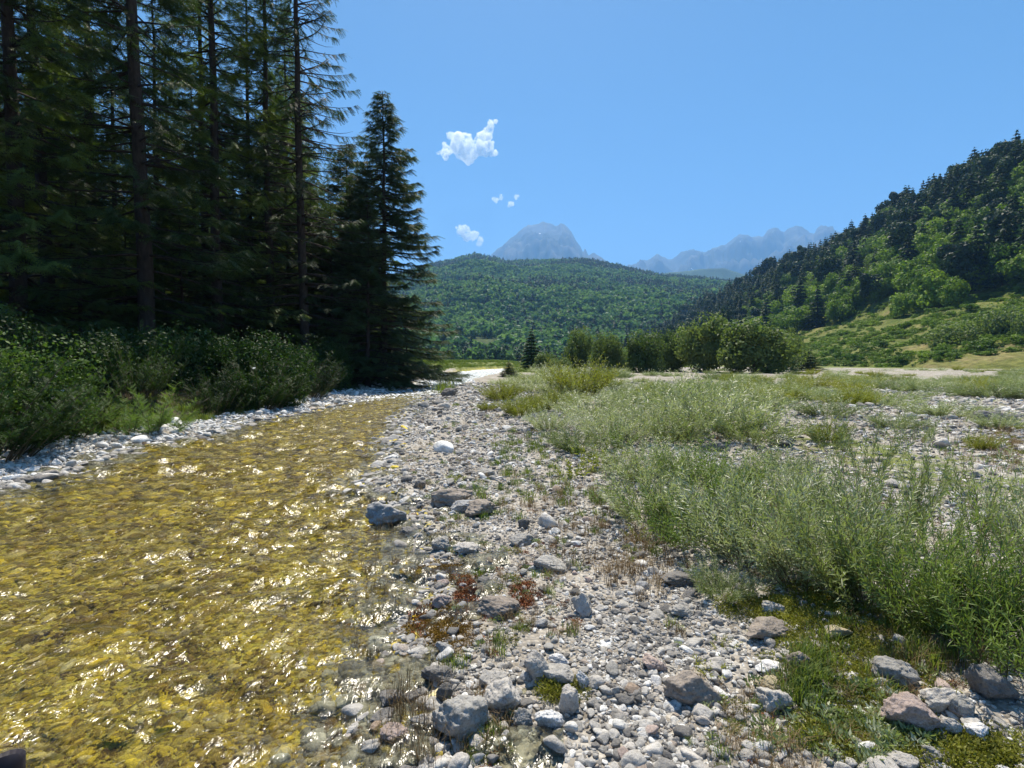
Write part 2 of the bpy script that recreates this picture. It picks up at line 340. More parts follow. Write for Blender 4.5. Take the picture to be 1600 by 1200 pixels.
def hill_mat(name, stops, rockiness=0.0, scale=.05):
    m, N, L, out = newmat(name); g = N.new('ShaderNodeNewGeometry'); P = g.outputs['Position']
    p = N.new('ShaderNodeBsdfPrincipled'); p.inputs['Roughness'].default_value = .95; p.inputs['Specular IOR Level'].default_value = .1
    n = noise(N, L, P, scale, 9, .68); r = ramp(N, stops); L.new(n.outputs[0], r.inputs[0])
    n_ = noise(N, L, P, scale * 14, 5, .7); r2 = ramp(N, [(.35, (.4, .42, .38)), (.65, (1.45, 1.42, 1.35))]); L.new(n_.outputs[0], r2.inputs[0])
    c = mixc(N, L, .7, r.outputs[0], r2.outputs[0], 'MULTIPLY'); L.new(c, p.inputs['Base Color'])
    b = N.new('ShaderNodeBump'); b.inputs['Distance'].default_value = .6; b.inputs['Strength'].default_value = .6; L.new(n_.outputs[0], b.inputs['Height'])
    L.new(b.outputs[0], p.inputs['Normal']); L.new(p.outputs[0], out.inputs[0]); return m
az2 = np.radians(np.arange(-62, 62, .4)); rd2 = np.geomspace(M0, 3300, 110)
X, Y, F = polar(az2, rd2); A_ = np.arctan2(X, Y); Q_ = np.hypot(X, Y)
tag(obj('hill', mesh('hill', np.stack([X, Y, mid_h(A_, Q_)], -1).reshape(-1, 3), F,
    hill_mat('wooded_hill_soil', [(.3, (.03, .05, .015)), (.6, (.07, .09, .03)), (.8, (.16, .15, .08))], scale=.01), True)), kind='structure')
az3 = np.radians(np.arange(5.2, 80, .3)); rd3 = np.geomspace(93, 1400, 210)
X, Y, F = polar(az3, rd3); A_ = np.arctan2(X, Y); Q_ = np.hypot(X, Y)
tag(obj('hillside', mesh('hillside', np.stack([X, Y, side_h(A_, Q_)], -1).reshape(-1, 3), F,
    hill_mat('grassy_slope', [(.28, (.05, .085, .018)), (.44, (.10, .125, .028)), (.58, (.16, .16, .05)), (.7, (.24, .19, .10)), (.8, (.36, .33, .26))], scale=.06), True)), kind='structure')
def mountain(name, pts, r1, r0, back, seed, amp, mat):
    A, E = ridge(pts); aa = np.linspace(A[0], A[-1], 260); Ei = np.interp(aa, A, E)
    rd = np.concatenate([np.linspace(r0, r1, 60), np.linspace(r1, back, 25)[1:]])
    Xm, Ym, Fm = polar(aa, rd); Qm = np.hypot(Xm, Ym); H = np.tan(Ei)[:, None] * r1
    t = (Qm - r0) / (r1 - r0); f = np.where(t < 1, np.clip(t, 0, 1) ** 1.1, 1 - .8 * (np.clip(t, 1, None) - 1) * (r1 - r0) / (back - r1))
    rg = 1 - np.abs(fbm(np.stack([Xm / 900, Ym / 900, np.full_like(Xm, seed)], -1), 5)) * 2
    Z = H * f + rg * amp * np.sin(np.clip(t, 0, 1) * np.pi) * np.clip(H / 900, 0, 1) + n2(Xm, Ym, 160, 3, seed) * amp * .10
    return tag(obj(name, mesh(name, np.stack([Xm, Ym, Z], -1).reshape(-1, 3), Fm, mat, True)), kind='structure')
def mountain_mat(snow):
    m, N, L, out = newmat('mountain_rock'); g = N.new('ShaderNodeNewGeometry'); P = g.outputs['Position']
    p = N.new('ShaderNodeBsdfPrincipled'); p.inputs['Roughness'].default_value = .95; p.inputs['Specular IOR Level'].default_value = .1
    n = noise(N, L, P, .0012, 8, .65); r = ramp(N, [(.38, (.03, .035, .03)), (.52, (.07, .07, .065)), (.75, (.15, .145, .14))]); L.new(n.outputs[0], r.inputs[0])
    s = noise(N, L, P, .004, 3, .5); rs = ramp(N, [(snow, (0, 0, 0)), (snow + .01, (1, 1, 1))]); L.new(s.outputs[0], rs.inputs[0])
    L.new(mixc(N, L, rs.outputs[0], r.outputs[0], (.85, .87, .9)), p.inputs['Base Color']); L.new(p.outputs[0], out.inputs[0]); return m
MM = mountain_mat(.71)
mountain('mountain', [(700, 440), (740, 415), (765, 400), (785, 383), (800, 371), (812, 362), (825, 353), (838, 349), (850, 346), (860, 350), (868, 352), (876, 348), (885, 355), (893, 363), (900, 376), (907, 386), (911, 396), (914, 389), (919, 399), (928, 395), (940, 402), (960, 420), (990, 440)], 7600, 4300, 9000, 3., 330, MM)
mountain('mountain', [(960, 430), (985, 415), (1005, 410), (1020, 402), (1027, 398), (1034, 404), (1050, 405), (1073, 391), (1082, 391), (1100, 393), (1120, 388), (1135, 382), (1148, 369), (1155, 366), (1168, 367), (1180, 371), (1192, 370), (1200, 361), (1210, 358), (1224, 361), (1232, 356), (1247, 351), (1256, 356), (1266, 365), (1273, 366), (1278, 355), (1290, 353), (1302, 354), (1305, 364), (1320, 366), (1380, 380), (1500, 400), (1700, 420)], 8600, 5200, 10000, 9., 420, MM)
mountain('distant_ridge', [(940, 450), (1000, 432), (1060, 424), (1100, 420), (1130, 419), (1150, 424), (1180, 434), (1240, 440), (1400, 460)], 3900, 3000, 4600, 14., 60,
         hill_mat('wooded_ridge', [(.3, (.03, .055, .02)), (.7, (.08, .12, .04))], scale=.01))
# ------------------------------------------------------------------ scatter by geometry nodes
PROTO = {}
def proto_coll(name, meshes):
    c = bpy.data.collections.new(name)
    for i, m in enumerate(meshes):
        o = bpy.data.objects.new(f'{name}_{chr(97 + i)}', m); c.objects.link(o)
    return c
def scatter(name, P, rot, scl, idx, coll, kind='stuff', label=None, cat=None):
    m = bpy.data.meshes.new(name); n = len(P); m.vertices.add(n); m.vertices.foreach_set('co', np.asarray(P, np.float32).ravel())
    if np.ndim(scl) == 1: scl = np.repeat(np.asarray(scl)[:, None], 3, 1)
    for an, tp, v in (('rot', 'FLOAT_VECTOR', rot), ('scl', 'FLOAT_VECTOR', scl)):
        a = m.attributes.new(an, tp, 'POINT'); a.data.foreach_set('vector', np.asarray(v, np.float32).ravel())
    a = m.attributes.new('idx', 'INT', 'POINT'); a.data.foreach_set('value', np.asarray(idx, np.int32))
    o = bpy.data.objects.new(name, m); link(o)
    ng = bpy.data.node_groups.new(name, 'GeometryNodeTree')
    ng.interface.new_socket('Geometry', in_out='INPUT', socket_type='NodeSocketGeometry'); ng.interface.new_socket('Geometry', in_out='OUTPUT', socket_type='NodeSocketGeometry')
    N, L = ng.nodes, ng.links; gi = N.new('NodeGroupInput'); go = N.new('NodeGroupOutput'); ip = N.new('GeometryNodeInstanceOnPoints'); ci = N.new('GeometryNodeCollectionInfo')
    ci.inputs['Collection'].default_value = coll; ci.inputs['Separate Children'].default_value = True; ci.inputs['Reset Children'].default_value = True
    ip.inputs['Pick Instance'].default_value = True
    def na(nm, t):
        a = N.new('GeometryNodeInputNamedAttribute'); a.data_type = t; a.inputs['Name'].default_value = nm; return a.outputs['Attribute']
    L.new(gi.outputs[0], ip.inputs['Points']); L.new(ci.outputs[0], ip.inputs['Instance']); L.new(na('idx', 'INT'), ip.inputs['Instance Index'])
    er = N.new('FunctionNodeEulerToRotation'); L.new(na('rot', 'FLOAT_VECTOR'), er.inputs[0]); L.new(er.outputs[0], ip.inputs['Rotation'])
    L.new(na('scl', 'FLOAT_VECTOR'), ip.inputs['Scale']); L.new(ip.outputs[0], go.inputs[0])
    md = o.modifiers.new('scatter', 'NODES'); md.node_group = ng
    return tag(o, label, cat, None, kind)
# ------------------------------------------------------------------ foliage shapes
def blob_tree(seed, n, leaf, clumps=9, wide=.5, conic=0., base=.12, flat=1.):
    """leaf faces through a clumpy crown of height 1"""
    g = np.random.default_rng(seed); cz = g.uniform(base + .12, .86, clumps); rr = wide * (1 - conic * cz) * np.sqrt(np.clip(1 - ((cz - .45) / .62) ** 2, .08, 1))
    th = g.uniform(0, 2 * np.pi, clumps) + np.arange(clumps) * 2.4; q = rr * g.uniform(.35, .75, clumps)
    C = np.stack([np.cos(th) * q, np.sin(th) * q, cz], 1); cr = g.uniform(.09, .27, clumps) * (wide / .5) * (1 - .5 * conic * cz)
    k = g.integers(0, clumps, n); d = g.normal(size=(n, 3)); d /= np.linalg.norm(d, axis=1, keepdims=True); d[:, 2] = d[:, 2] * flat
    rad_ = cr[k] * g.uniform(.45, 1.08, n) ** .5; P = C[k] + d * rad_[:, None]; P[:, 2] = np.clip(P[:, 2], .02, None)
    nrm = d + g.normal(size=(n, 3)) * .55; D = np.cross(nrm, g.normal(size=(n, 3))); Fm = frames(D, up=nrm)
    s = leaf * g.uniform(.6, 1.4, n)
    Lv = np.array([[-.5, 0, 0], [0, -.32, .06], [.55, 0, 0], [0, .32, .06]]); Lf = np.array([[0, 1, 2], [0, 2, 3]])
    return rep(Lv, Lf, Fm * s[:, None, None], P)
def spike_tree(seed, n, leaf, wide=.17, base=.08, ragged=.25):
    """conifer of height 1 from drooping leaf faces on tiers"""
    g = np.random.default_rng(seed); z = base + (1 - base) * (1 - np.sqrt(g.uniform(0, 1, n))); tiers = 14
    z = z + (np.round(z * tiers) / tiers - z) * .6; th = g.uniform(0, 2 * np.pi, n)
    lob = 1 + ragged * np.sin(th * 3 + z * 40 + seed); q = wide * (1 - z) ** .85 * np.sqrt(g.uniform(.1, 1, n)) * lob + .004
    P = np.stack([np.cos(th) * q, np.sin(th) * q, z - q * .25], 1); D = np.stack([np.cos(th), np.sin(th), np.full(n, -.35)], 1) + g.normal(size=(n, 3)) * .3
    Lv = np.array([[-.5, 0, 0], [0, -.22, 0], [.6, 0, -.05], [0, .22, 0]]); Lf = np.array([[0, 1, 2], [0, 2, 3]])
    return rep(Lv, Lf, frames(D, roll=g.normal(size=n) * .4) * (leaf * g.uniform(.6, 1.3, n))[:, None, None], P)
def M_(nm, VF, mat, smooth=False): return mesh(nm, VF[0], VF[1], mat, smooth)
# spray: unit twig along +X with side blades
def spray_proto(k=7, wdt=.055, ln=.30, droop=.10, ang=48):
    V, F = [], []
    def blade(p, d, l, wd):
        s = np.cross(d, [0, 0, 1.]); s /= np.linalg.norm(s) + 1e-9; i = len(V)
        V.extend([p - s * wd / 2, p + s * wd / 2, p + d * l + np.array([0, 0, -.03])]); F.append([i, i + 1, i + 2])
    for i in range(k):
        t = i / (k - .2); p = np.array([t * .95, 0, -droop * t * t]); l = ln * (1.05 - .65 * t)
        for s in (-1, 1):
            a = R(ang) ; blade(p, np.array([math.cos(a), s * math.sin(a), -.10 if i % 2 else .12]), l, wdt)
    blade(np.array([.0, 0, 0.]), np.array([1, 0, -droop]), 1.05, wdt * .8)
    return np.array(V), np.array(F)
SPR = spray_proto(); SPR2 = spray_proto(9, .06, .24, .05, 55)
def conifer(seed, H=28., Rb=3.6, z0=4., dens=1., droop=.28, curt=.6, whorl=.5, spr=SPR, trunk_r=.3, dead=True, taper=.8, bareness=.0, slen=.62, up=0.05):
    """returns trunk, branches, crown meshes of a spruce"""
    g = np.random.default_rng(seed); DS, PS, LS, UP = [], [], [], []; br = []
    zt = np.linspace(0, H, 14); wob = np.cumsum(g.normal(size=(14, 2)) * .03, 0); wob[0] = 0
    trunk = tube(np.column_stack([wob, zt]), trunk_r * (1 - zt / H * .93) * (1 + .35 * np.exp(-zt / .5)), 10)
    z = z0 * .25 if dead else z0
    while z < H - .15:
        low = z < z0; f = (z - z0) / (H - z0); nb = g.integers(4, 7) if not low else g.integers(1, 4)
        for _ in range(nb):
            a = g.uniform(0, 2 * np.pi); Lb = Rb * max(1 - max(f, 0), .02) ** taper * g.uniform(.65, 1.12) + .12
            if low: Lb *= g.uniform(.25, .6)
            n = max(4, int(Lb / .3)); t = np.linspace(0, 1, n); hz = Lb * (t - .06 * t ** 2)
            dr = droop * (1.15 - .9 * max(f, 0)) * Lb; vz = up * Lb * t - dr * (t ** 1.4) + .16 * Lb * t ** 4 + g.normal() * .04 * Lb * t
            cx_, sy_ = math.cos(a), math.sin(a); x0, y0 = np.interp(z, zt, wob[:, 0]), np.interp(z, zt, wob[:, 1])
            bend = g.normal() * .10 * Lb * t ** 2
            P = np.column_stack([x0 + cx_ * hz - sy_ * bend, y0 + sy_ * hz + cx_ * bend, z + vz])
            br.append(tube(P[::max(1, n // 5)] if n > 6 else P, np.linspace(.012 + .012 * Lb, .006, len(P[::max(1, n // 5)] if n > 6 else P)), 3))
            if (low and g.random() < .65) or g.random() < bareness: continue
            m = int(Lb / .13 * dens) + 3; tt = np.sqrt(g.uniform(.03 if f > .3 else .08, 1, m)); tt[0] = 1; tt[1] = .95
            pp = np.column_stack([np.interp(tt, t, P[:, i]) for i in range(3)])
            out = np.array([cx_, sy_, 0]); side = np.array([-sy_, cx_, 0]); sgn = np.where(g.random(m) < .5, -1, 1)
            k = g.uniform(.5, 1.3, m) * sgn; k[0] = 0
            hang = -curt * g.uniform(.2, 1.3, m)
            D = out * g.uniform(.45, 1, m)[:, None] + side * k[:, None] * .8 + np.array([0, 0, 1.]) * hang[:, None]
            DS.append(D); PS.append(pp); LS.append(slen * g.uniform(.55, 1.2, m) * (.55 + .45 * min(1, Lb / 2.2)))
        z += whorl * g.uniform(.75, 1.25) * (1 - .45 * max(f, 0))
    # leader
    for q in range(8):
        DS.append(np.array([[g.normal() * .5, g.normal() * .5, 1.]])); PS.append(np.array([[wob[-1, 0], wob[-1, 1], H - .12 * q]])); LS.append(np.array([.25]))
    D = np.concatenate(DS); P = np.concatenate(PS); S = np.concatenate(LS)
    crown = rep(spr[0], spr[1], frames(D, roll=g.normal(size=len(D)) * .5) * S[:, None, None], P)
    return trunk, join(br), crown
def tree_from(meshes, name, loc, label, cat, group=None, rz=0, s=1.):
    r = empty(name, loc, rz, s)
    for pn, m in meshes:
        q = obj(pn, m, r)
        if pn in ('branches', 'stems', 'foliage', 'crown'): q['kind'] = 'stuff'
    return tag(r, label, cat, group)
# ------------------------------------------------------------------ wood on the middle hill (one mass)
g = np.random.default_rng(40)
wood = proto_coll('wood_tree', [M_('wood_crown', blob_tree(i, 130, .34, 8, .55), M['farwood']) for i in range(4)] + [M_('wood_spire', spike_tree(60 + i, 130, .20, .24), M['hillpine']) for i in range(3)])
n = 42000; A = g.uniform(R(-40), R(34), n); Q = np.sqrt(g.uniform(M0 ** 2, 2150 ** 2, n)); X, Y = np.sin(A) * Q, np.cos(A) * Q
den = n2(X, Y, 120, 3, 50.); keep = (den > -.75) & ~((A < R(-16)) & (Q > 1500)); A, Q, X, Y, den = [v[keep] for v in (A, Q, X, Y, den)]
Z = mid_h(A, Q); nn = len(X); con = g.random(nn) < np.clip(.28 + .9 * n2(X, Y, 260, 2, 55.) + .2 * (Q > 1500), .05, .9)
idx = np.where(con, g.integers(4, 7, nn), g.integers(0, 4, nn)); s = np.where(con, g.uniform(12, 23, nn), g.uniform(8, 16, nn))
scatter('far_wood', np.stack([X, Y, Z - .6], 1), np.stack([0 * X, 0 * X, g.uniform(0, 6.28, nn)], 1), s, idx, wood, label='dense mixed wood covering the hill below the bare blue peak', cat='wood')
# tree belt on the valley floor at the foot of the hill
n = 900; A = g.uniform(R(-30), R(14), n); Q = g.uniform(300, 440, n); X, Y = np.sin(A) * Q, np.cos(A) * Q; con = g.random(n) < .45
scatter('tree_belt', np.stack([X, Y, 0 * X - .1], 1), np.stack([0 * X, 0 * X, g.uniform(0, 6.28, n)], 1), np.where(con, g.uniform(8, 15, n), g.uniform(5, 10, n)),
        np.where(con, g.integers(4, 7, n), g.integers(0, 4, n)), wood, label='belt of mixed trees on the valley floor at the foot of the wooded hill', cat='wood')
# ------------------------------------------------------------------ trees of the right-hand hillside
g = np.random.default_rng(41)
bl = [M_('crown', blob_tree(70 + i, 2800, .08, 26, .52), M['hillleaf']) for i in range(4)]
pn = [M_('crown', spike_tree(80 + i, 2200, .07, .25, ragged=.4), M['hillpine']) for i in range(4)]
hp = [M_('crown', blob_tree(90 + i, 2200, .07, 13, .36, .35, .3), M['hillpine']) for i in range(2)]
tk = M_('trunk', tube(np.array([[0, 0, -.1], [.003, .004, .25], [-.004, .002, .5], [0, 0, .8]]), np.array([.02, .016, .012, .004]), 6), M['bark'])
def treeline(A, Q):
    r0 = np.interp(A, rR0A, rR0); r1 = np.interp(A, rR0A, rR1); t = (Q - r0) / (r1 - r0)
    return t - .33 * sm(A, R(24), R(30)) + .1 * n2(A * 12, Q * .01, 1., 2, 6.)
cand = []
while len(cand) < 2600:
    a = g.uniform(R(7), R(58)); r0, r1 = np.interp(a, rR0A, rR0), np.interp(a, rR0A, rR1); q = math.sqrt(g.uniform(r0 ** 2, (r1 * 1.12) ** 2))
    t = float(treeline(np.array([a]), np.array([q]))[0])
    if t < (.03 if a > R(24) else -.02): continue
    if n2(np.array([q * math.sin(a)]), np.array([q * math.cos(a)]), 35, 2, 61.)[0] < -.42 and g.random() < .8: continue
    cand.append((a, q, t))
cand.sort(key=lambda c: c[1])
hill_coll = proto_coll('slope_tree', bl + pn + hp)
PP, RR, SS, II = [], [], [], []; hcount = 0
for k, (a, q, t) in enumerate(cand):
    x, y = math.sin(a) * q, math.cos(a) * q; z = float(side_h(np.array([a]), np.array([q]))[0])
    pine = g.random() < (.25 + .55 * sm(np.array(t), .25, .6) + .35 * (a < R(24))); i = g.integers(4, 8) if pine and g.random() < .8 else (g.integers(8, 10) if pine else g.integers(0, 4))
    s = g.uniform(12, 23) * (1 + .25 * (t > .85)) if pine else g.uniform(7.5, 13)
    vis = R(10) < a < R(46)
    if vis and hcount < 280 and g.random() < .62:
        hcount += 1
        lab = 'dark green conifer among the trees covering the right-hand hillside' if pine else 'bright green leafy tree among the conifers on the right-hand hillside'
        tree_from([('crown', (bl + pn + hp)[i]), ('trunk', tk)], 'conifer_tree' if pine else 'broadleaf_tree', (x, y, z - .2), lab, 'tree', 'conifers on the hillside' if pine else 'leafy trees on the hillside', g.uniform(0, 6.28), s)
    else:
        PP.append((x, y, z - .3)); RR.append((0, 0, g.uniform(0, 6.28))); SS.append(s); II.append(i)
scatter('hillside_wood', np.array(PP), np.array(RR), np.array(SS), np.array(II), hill_coll, label='mixed wood rising to the skyline of the right-hand hillside', cat='wood')
scrub = proto_coll('slope_scrub', [M_('scrub', blob_tree(100 + i, 500, .16, 9, .8, 0, 0.), M['hillleaf']) for i in range(3)])
n = 6000; A = g.uniform(R(26), R(58), n); r0 = np.interp(A, rR0A, rR0); r1 = np.interp(A, rR0A, rR1); T = g.uniform(.0, .42, n); Q = r0 + T * (r1 - r0)
k = n2(np.sin(A) * Q, np.cos(A) * Q, 16, 2, 63.) + T * .5 > -.08; A, Q = A[k], Q[k]; n = len(A)
scatter('hillside_scrub', np.stack([np.sin(A) * Q, np.cos(A) * Q, side_h(A, Q) - .15], 1), np.stack([A * 0, A * 0, g.uniform(0, 6.28, n)], 1), (.25 + .65 * g.random(n) ** 3)[:, None] * np.stack([g.uniform(1.5, 3.4, n), g.uniform(1.5, 3.4, n), g.uniform(.9, 2.2, n)], 1), g.integers(0, 3, n), scrub,
        label='low rounded scrub dotting the terraced grass slope', cat='scrub')
# ------------------------------------------------------------------ line of bushes across the flat
bm_ = [M_('foliage', blob_tree(110 + i, 10000, .055, 46, .62, 0, .0), M['bush']) for i in range(4)]
bs = M_('stem', join([tube(np.array([[0, 0, -.05], [c * .05, s_ * .05, .25], [c * .16, s_ * .16, .6]]), np.array([.02, .014, .006]), 5) for c, s_ in [(math.cos(a), math.sin(a)) for a in (0, 1.3, 2.5, 3.9, 5.1)]]), M['twig'])
fl = [M_('crown', spike_tree(120 + i, 5000, .06, .27, .03, .3), M['spruce']) for i in range(2)]
def bush(x, yb, wpx, hpx, depth, kind, label, name='bush', cat='bush', group=None):
    p = px(x, 565); s = depth / p[1]; X_, Y_ = (x - 800) / 800 * depth, depth; h = hpx / 800 * depth; wd = wpx / 800 * depth
    z = ground_at(X_, Y_) - .05
    if kind == 'c': r = tree_from([('crown', fl[int(x) % 2]), ('trunk', tk)], name, (X_, Y_, z), label, cat, group, x, (wd / .5, wd / .5, h))
    else: r = tree_from([('foliage', bm_[int(x) % 4]), ('stem', bs)], name, (X_, Y_, z), label, cat, group, x, (wd / 1.38, wd / 1.38, h / .98))
    return r
bush(830, 562, 38, 66, 75, 'c', 'lone dark conifer standing at the far end of the stream flat', 'conifer_tree', 'tree')
bush(795, 578, 30, 26, 48, 'c', 'small dark young conifer beside the bend of the stream', 'young_conifer', 'conifer')
bush(857, 565, 55, 28, 68, 'b', 'pale low bush between the lone conifer and the rounded dark bushes')
bush(905, 562, 52, 62, 72, 'b', 'upright leafy tree, leftmost of the rounded ones behind the shrubs', 'leafy_tree', 'tree')
bush(946, 565, 62, 54, 62, 'b', 'dark dome shaped bush right beside the upright leafy tree')
bush(1010, 568, 75, 58, 60, 'b', 'olive rounded bush in the middle of the bush line')
bush(1052, 565, 60, 62, 66, 'b', 'narrow gap-filling bush behind the largest pair of bushes')
bush(1100, 570, 95, 84, 62, 'b', 'tall broad dark bush, left one of the largest pair')
bush(1180, 572, 130, 78, 56, 'b', 'widest dome shaped dark bush, right one of the largest pair')
bush(1225, 575, 60, 60, 64, 'b', 'dark bush tucked behind the right end of the widest dome shaped bush')
bush(1262, 573, 45, 34, 70, 'c', 'low dark spreading conifer at the right end of the bush line', 'conifer_tree', 'tree')
bush(1490, 545, 95, 62, 108, 'b', 'dark rounded bush on the slope below the hillside wood')
bush(1570, 540, 100, 85, 104, 'b', 'tall green bush at the right edge foot of the slope')
bush(1625, 556, 90, 90, 96, 'b', 'greyish bush half cut off by the right edge of the photo')
bush(978, 563, 40, 30, 85, 'b', 'small low bush between the dome and the olive bush')
bush(875, 572, 40, 24, 55, 'b', 'pale green low bush in front of the upright leafy tree')
# ------------------------------------------------------------------ spruces of the left bank
sv = []
for i in range(4):
    t_, b_, c_ = conifer(200 + i, H=27 + i, Rb=3.6 + .25 * i, z0=[2.6, 3, 2.2, 2.6][i], dens=1.7, trunk_r=.27, bareness=.08, slen=.55)
    sv.append([('crown', M_('crown', c_, M['spruce'])), ('branches', M_('branches', b_, M['bark'])), ('trunk', M_('trunk', t_, M['bark'], True))])
t_, b_, c_ = conifer(210, H=30, Rb=4.5, z0=2.5, dens=1.7, trunk_r=.26, bareness=.15, curt=.85, whorl=.5, slen=.42)
open_sp = [('crown', M_('crown', c_, M['spruce'])), ('branches', M_('branches', b_, M['bark'])), ('trunk', M_('trunk', t_, M['bark'], True))]
t_, b_, c_ = conifer(220, H=18, Rb=5.2, z0=.3, dens=3.5, droop=.38, curt=.55, whorl=.25, spr=SPR, trunk_r=.24, dead=False, taper=.74, slen=.52, up=.12)
fir = [('crown', M_('crown', c_, M['fir'])), ('branches', M_('branches', b_, M['bark'])), ('trunk', M_('trunk', t_, M['bark'], True))]
t_, b_, c_ = conifer(221, H=10, Rb=3.1, z0=.3, dens=1.9, droop=.3, curt=.4, whorl=.34, spr=SPR, trunk_r=.13, dead=False, taper=.8, slen=.5, up=.08)
fir2 = [('crown', M_('crown', c_, M['fir'])), ('branches', M_('branches', b_, M['bark'])), ('trunk', M_('trunk', t_, M['bark'], True))]
def stand(kind, x, d, label, s=1., name='spruce_tree', group=None, rz=None):
    X_ = (x - 800) / 800 * d; return tree_from(kind, name, (X_, d, ground_at(X_, d) - .1), label, 'tree', group, x * .7 if rz is None else rz, s)
stand(open_sp, 478, 27, 'tall open spruce with a straight bare trunk, rightmost of the tall trunks', 1.0)
stand(fir, 600, 32, 'broad drooping fir with a pointed top at the right end of the wood', 1.0, 'fir_tree')
stand(fir2, 575, 29, 'bushy fir standing before the left side of the pointed fir', 1.1, 'fir_tree', rz=5)
stand(fir, 548, 34, 'second pointed fir half hidden on the left side of the pointed one', .84, 'fir_tree', rz=3)
stand(fir2, 520, 29.5, 'lower bushy fir between the open spruce and the pointed fir', 1.0, 'fir_tree')
stand(fir2, 492, 31.5, 'bushy fir right behind the bare trunk of the open spruce', 1.15, 'fir_tree', rz=2)
stand(fir2, 548, 31, 'bushy fir touching the left side of the pointed fir', 1.2, 'fir_tree', rz=4)
stand(fir2, 636, 34.5, 'low fir skirt at the right foot of the pointed fir', .62, 'fir_tree', rz=1)
stand(sv[0], 232, 19.5, 'thickest trunked spruce standing left in the front row of the wood', 1.12)
stand(sv[1], 425, 28, 'slender spruce with bright tufts just left of the open spruce', .95)
stand(sv[2], 395, 31, 'thin trunked spruce left of the slender bright tufted one', .85)
stand(sv[3], 345, 25, 'paired spruce standing halfway between the thickest and the open spruce', 1.0)
stand(sv[1], 325, 30, 'darker spruce close behind the paired spruce', 1.0)
stand(sv[2], 35, 17.5, 'dark spruce at the left edge of the photo behind the bushes', 1.0)
stand(sv[0], 80, 21, 'spruce second from the left edge of the photo', 1.0)
stand(sv[3], 150, 25, 'spruce between the left edge pair and the thickest trunk', 1.0)
stand(fir2, 290, 23.5, 'young bushy fir filling the gap right of the thickest trunk', .8, 'fir_tree')
stand(fir2, 130, 19, 'young bushy fir in front of the left edge spruces', .75, 'fir_tree')
stand(fir2, 380, 27, 'young fir standing below the thin trunked spruce', .75, 'fir_tree')
g = np.random.default_rng(44)
for k, (x, d) in enumerate([(-60, 16), (-40, 24), (10, 28), (60, 34), (110, 31), (190, 33), (215, 42), (255, 30), (275, 38), (310, 36), (370, 40), (405, 44), (440, 38), (130, 44), (20, 42), (350, 50), (180, 52), (-130, 20), (-100, 30), (455, 33)]):
    stand(sv[k % 4], x, d, 'dark spruce deeper in the wood behind the front row', g.uniform(.62, .9), group='spruces deeper in the wood', rz=g.uniform(0, 6.28))
for k, (x, d) in enumerate([(40, 26), (200, 28), (240, 36), (320, 42), (430, 36), (90, 40), (365, 34), (455, 46)]):
    stand(fir2, x, d, 'young dark fir in the shade of the tall spruces', g.uniform(.7, 1.0), 'fir_tree', 'young firs in the wood', g.uniform(0, 6.28))
n = 260; A = g.uniform(R(-64), R(-14.5), n); Q = g.uniform(46, 120, n); X, Y = np.sin(A) * Q, np.cos(A) * Q; k = (X < -15.5) & (X < -.27 * Y + 2); X, Y = X[k], Y[k]; n = len(X)
scatter('deep_wood', np.stack([X, Y, ground_h(X, Y) - .1], 1), np.column_stack([np.zeros((n, 2)), g.uniform(0, 6.28, n)]), g.uniform(.75, 1.1, n) , g.integers(0, 6, n),
        proto_coll('deep_tree', [sv[0][0][1], sv[1][0][1], sv[2][0][1], sv[3][0][1], fir2[0][1], fir2[0][1]]), label='dark mass of spruces far inside the wood on the left bank', cat='wood')
# ------------------------------------------------------------------ undergrowth of the left bank
def juniper(seed, plumes=70, H=1., wide=.62, spr=SPR, slen=.13):
    g = np.random.default_rng(seed); D, P, S, st = [], [], [], []
    for i in range(plumes):
        a = g.uniform(0, 6.28); q = wide * math.sqrt(g.uniform(0, 1)); b0 = np.array([math.cos(a) * q * .55, math.sin(a) * q * .55, 0])
        L_ = H * (1 - .45 * (q / wide) ** 2) * g.uniform(.65, 1.08); lean = .75 * q / wide + g.normal() * .1
        dir_ = np.array([math.cos(a) * lean, math.sin(a) * lean, 1.]); dir_ /= np.linalg.norm(dir_)
        t = np.linspace(0, 1, 5); C = b0 + dir_ * (t * L_)[:, None] + np.array([math.cos(a), math.sin(a), -.3]) * (.10 * t ** 2)[:, None] * L_
        st.append(tube(C, np.linspace(.008, .002, 5), 3)); m = 36; tt = g.uniform(.12, 1, m) ** .8
        pp = np.column_stack([np.interp(tt, t, C[:, j]) for j in range(3)]); th = g.uniform(0, 6.28, m)
        D.append(np.column_stack([np.cos(th), np.sin(th), g.uniform(.2, 1.1, m)]) + dir_ * .3); P.append(pp); S.append(slen * (1.15 - .55 * tt) * g.uniform(.7, 1.3, m))
    D, P, S = map(np.concatenate, (D, P, S))
    return rep(spr[0], spr[1], frames(D, roll=g.normal(size=len(D)) * .6) * S[:, None, None], P), join(st)
def jun_set(seed, mat, **k):
    f, s = juniper(seed, **k); return [('foliage', M_('foliage', f, mat)), ('stems', M_('stems', s, M['twig']))]
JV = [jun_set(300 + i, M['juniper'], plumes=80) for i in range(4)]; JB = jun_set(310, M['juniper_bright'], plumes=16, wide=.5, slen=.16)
JL = [jun_set(311 + i, M['juniper'], plumes=90, wide=.8, slen=.11) for i in range(2)]
LV = [[('foliage', M_('foliage', blob_tree(330 + i, 9000, .034, 40, .62, 0, 0.), M['juniper'])), ('stem', bs)] for i in range(3)]
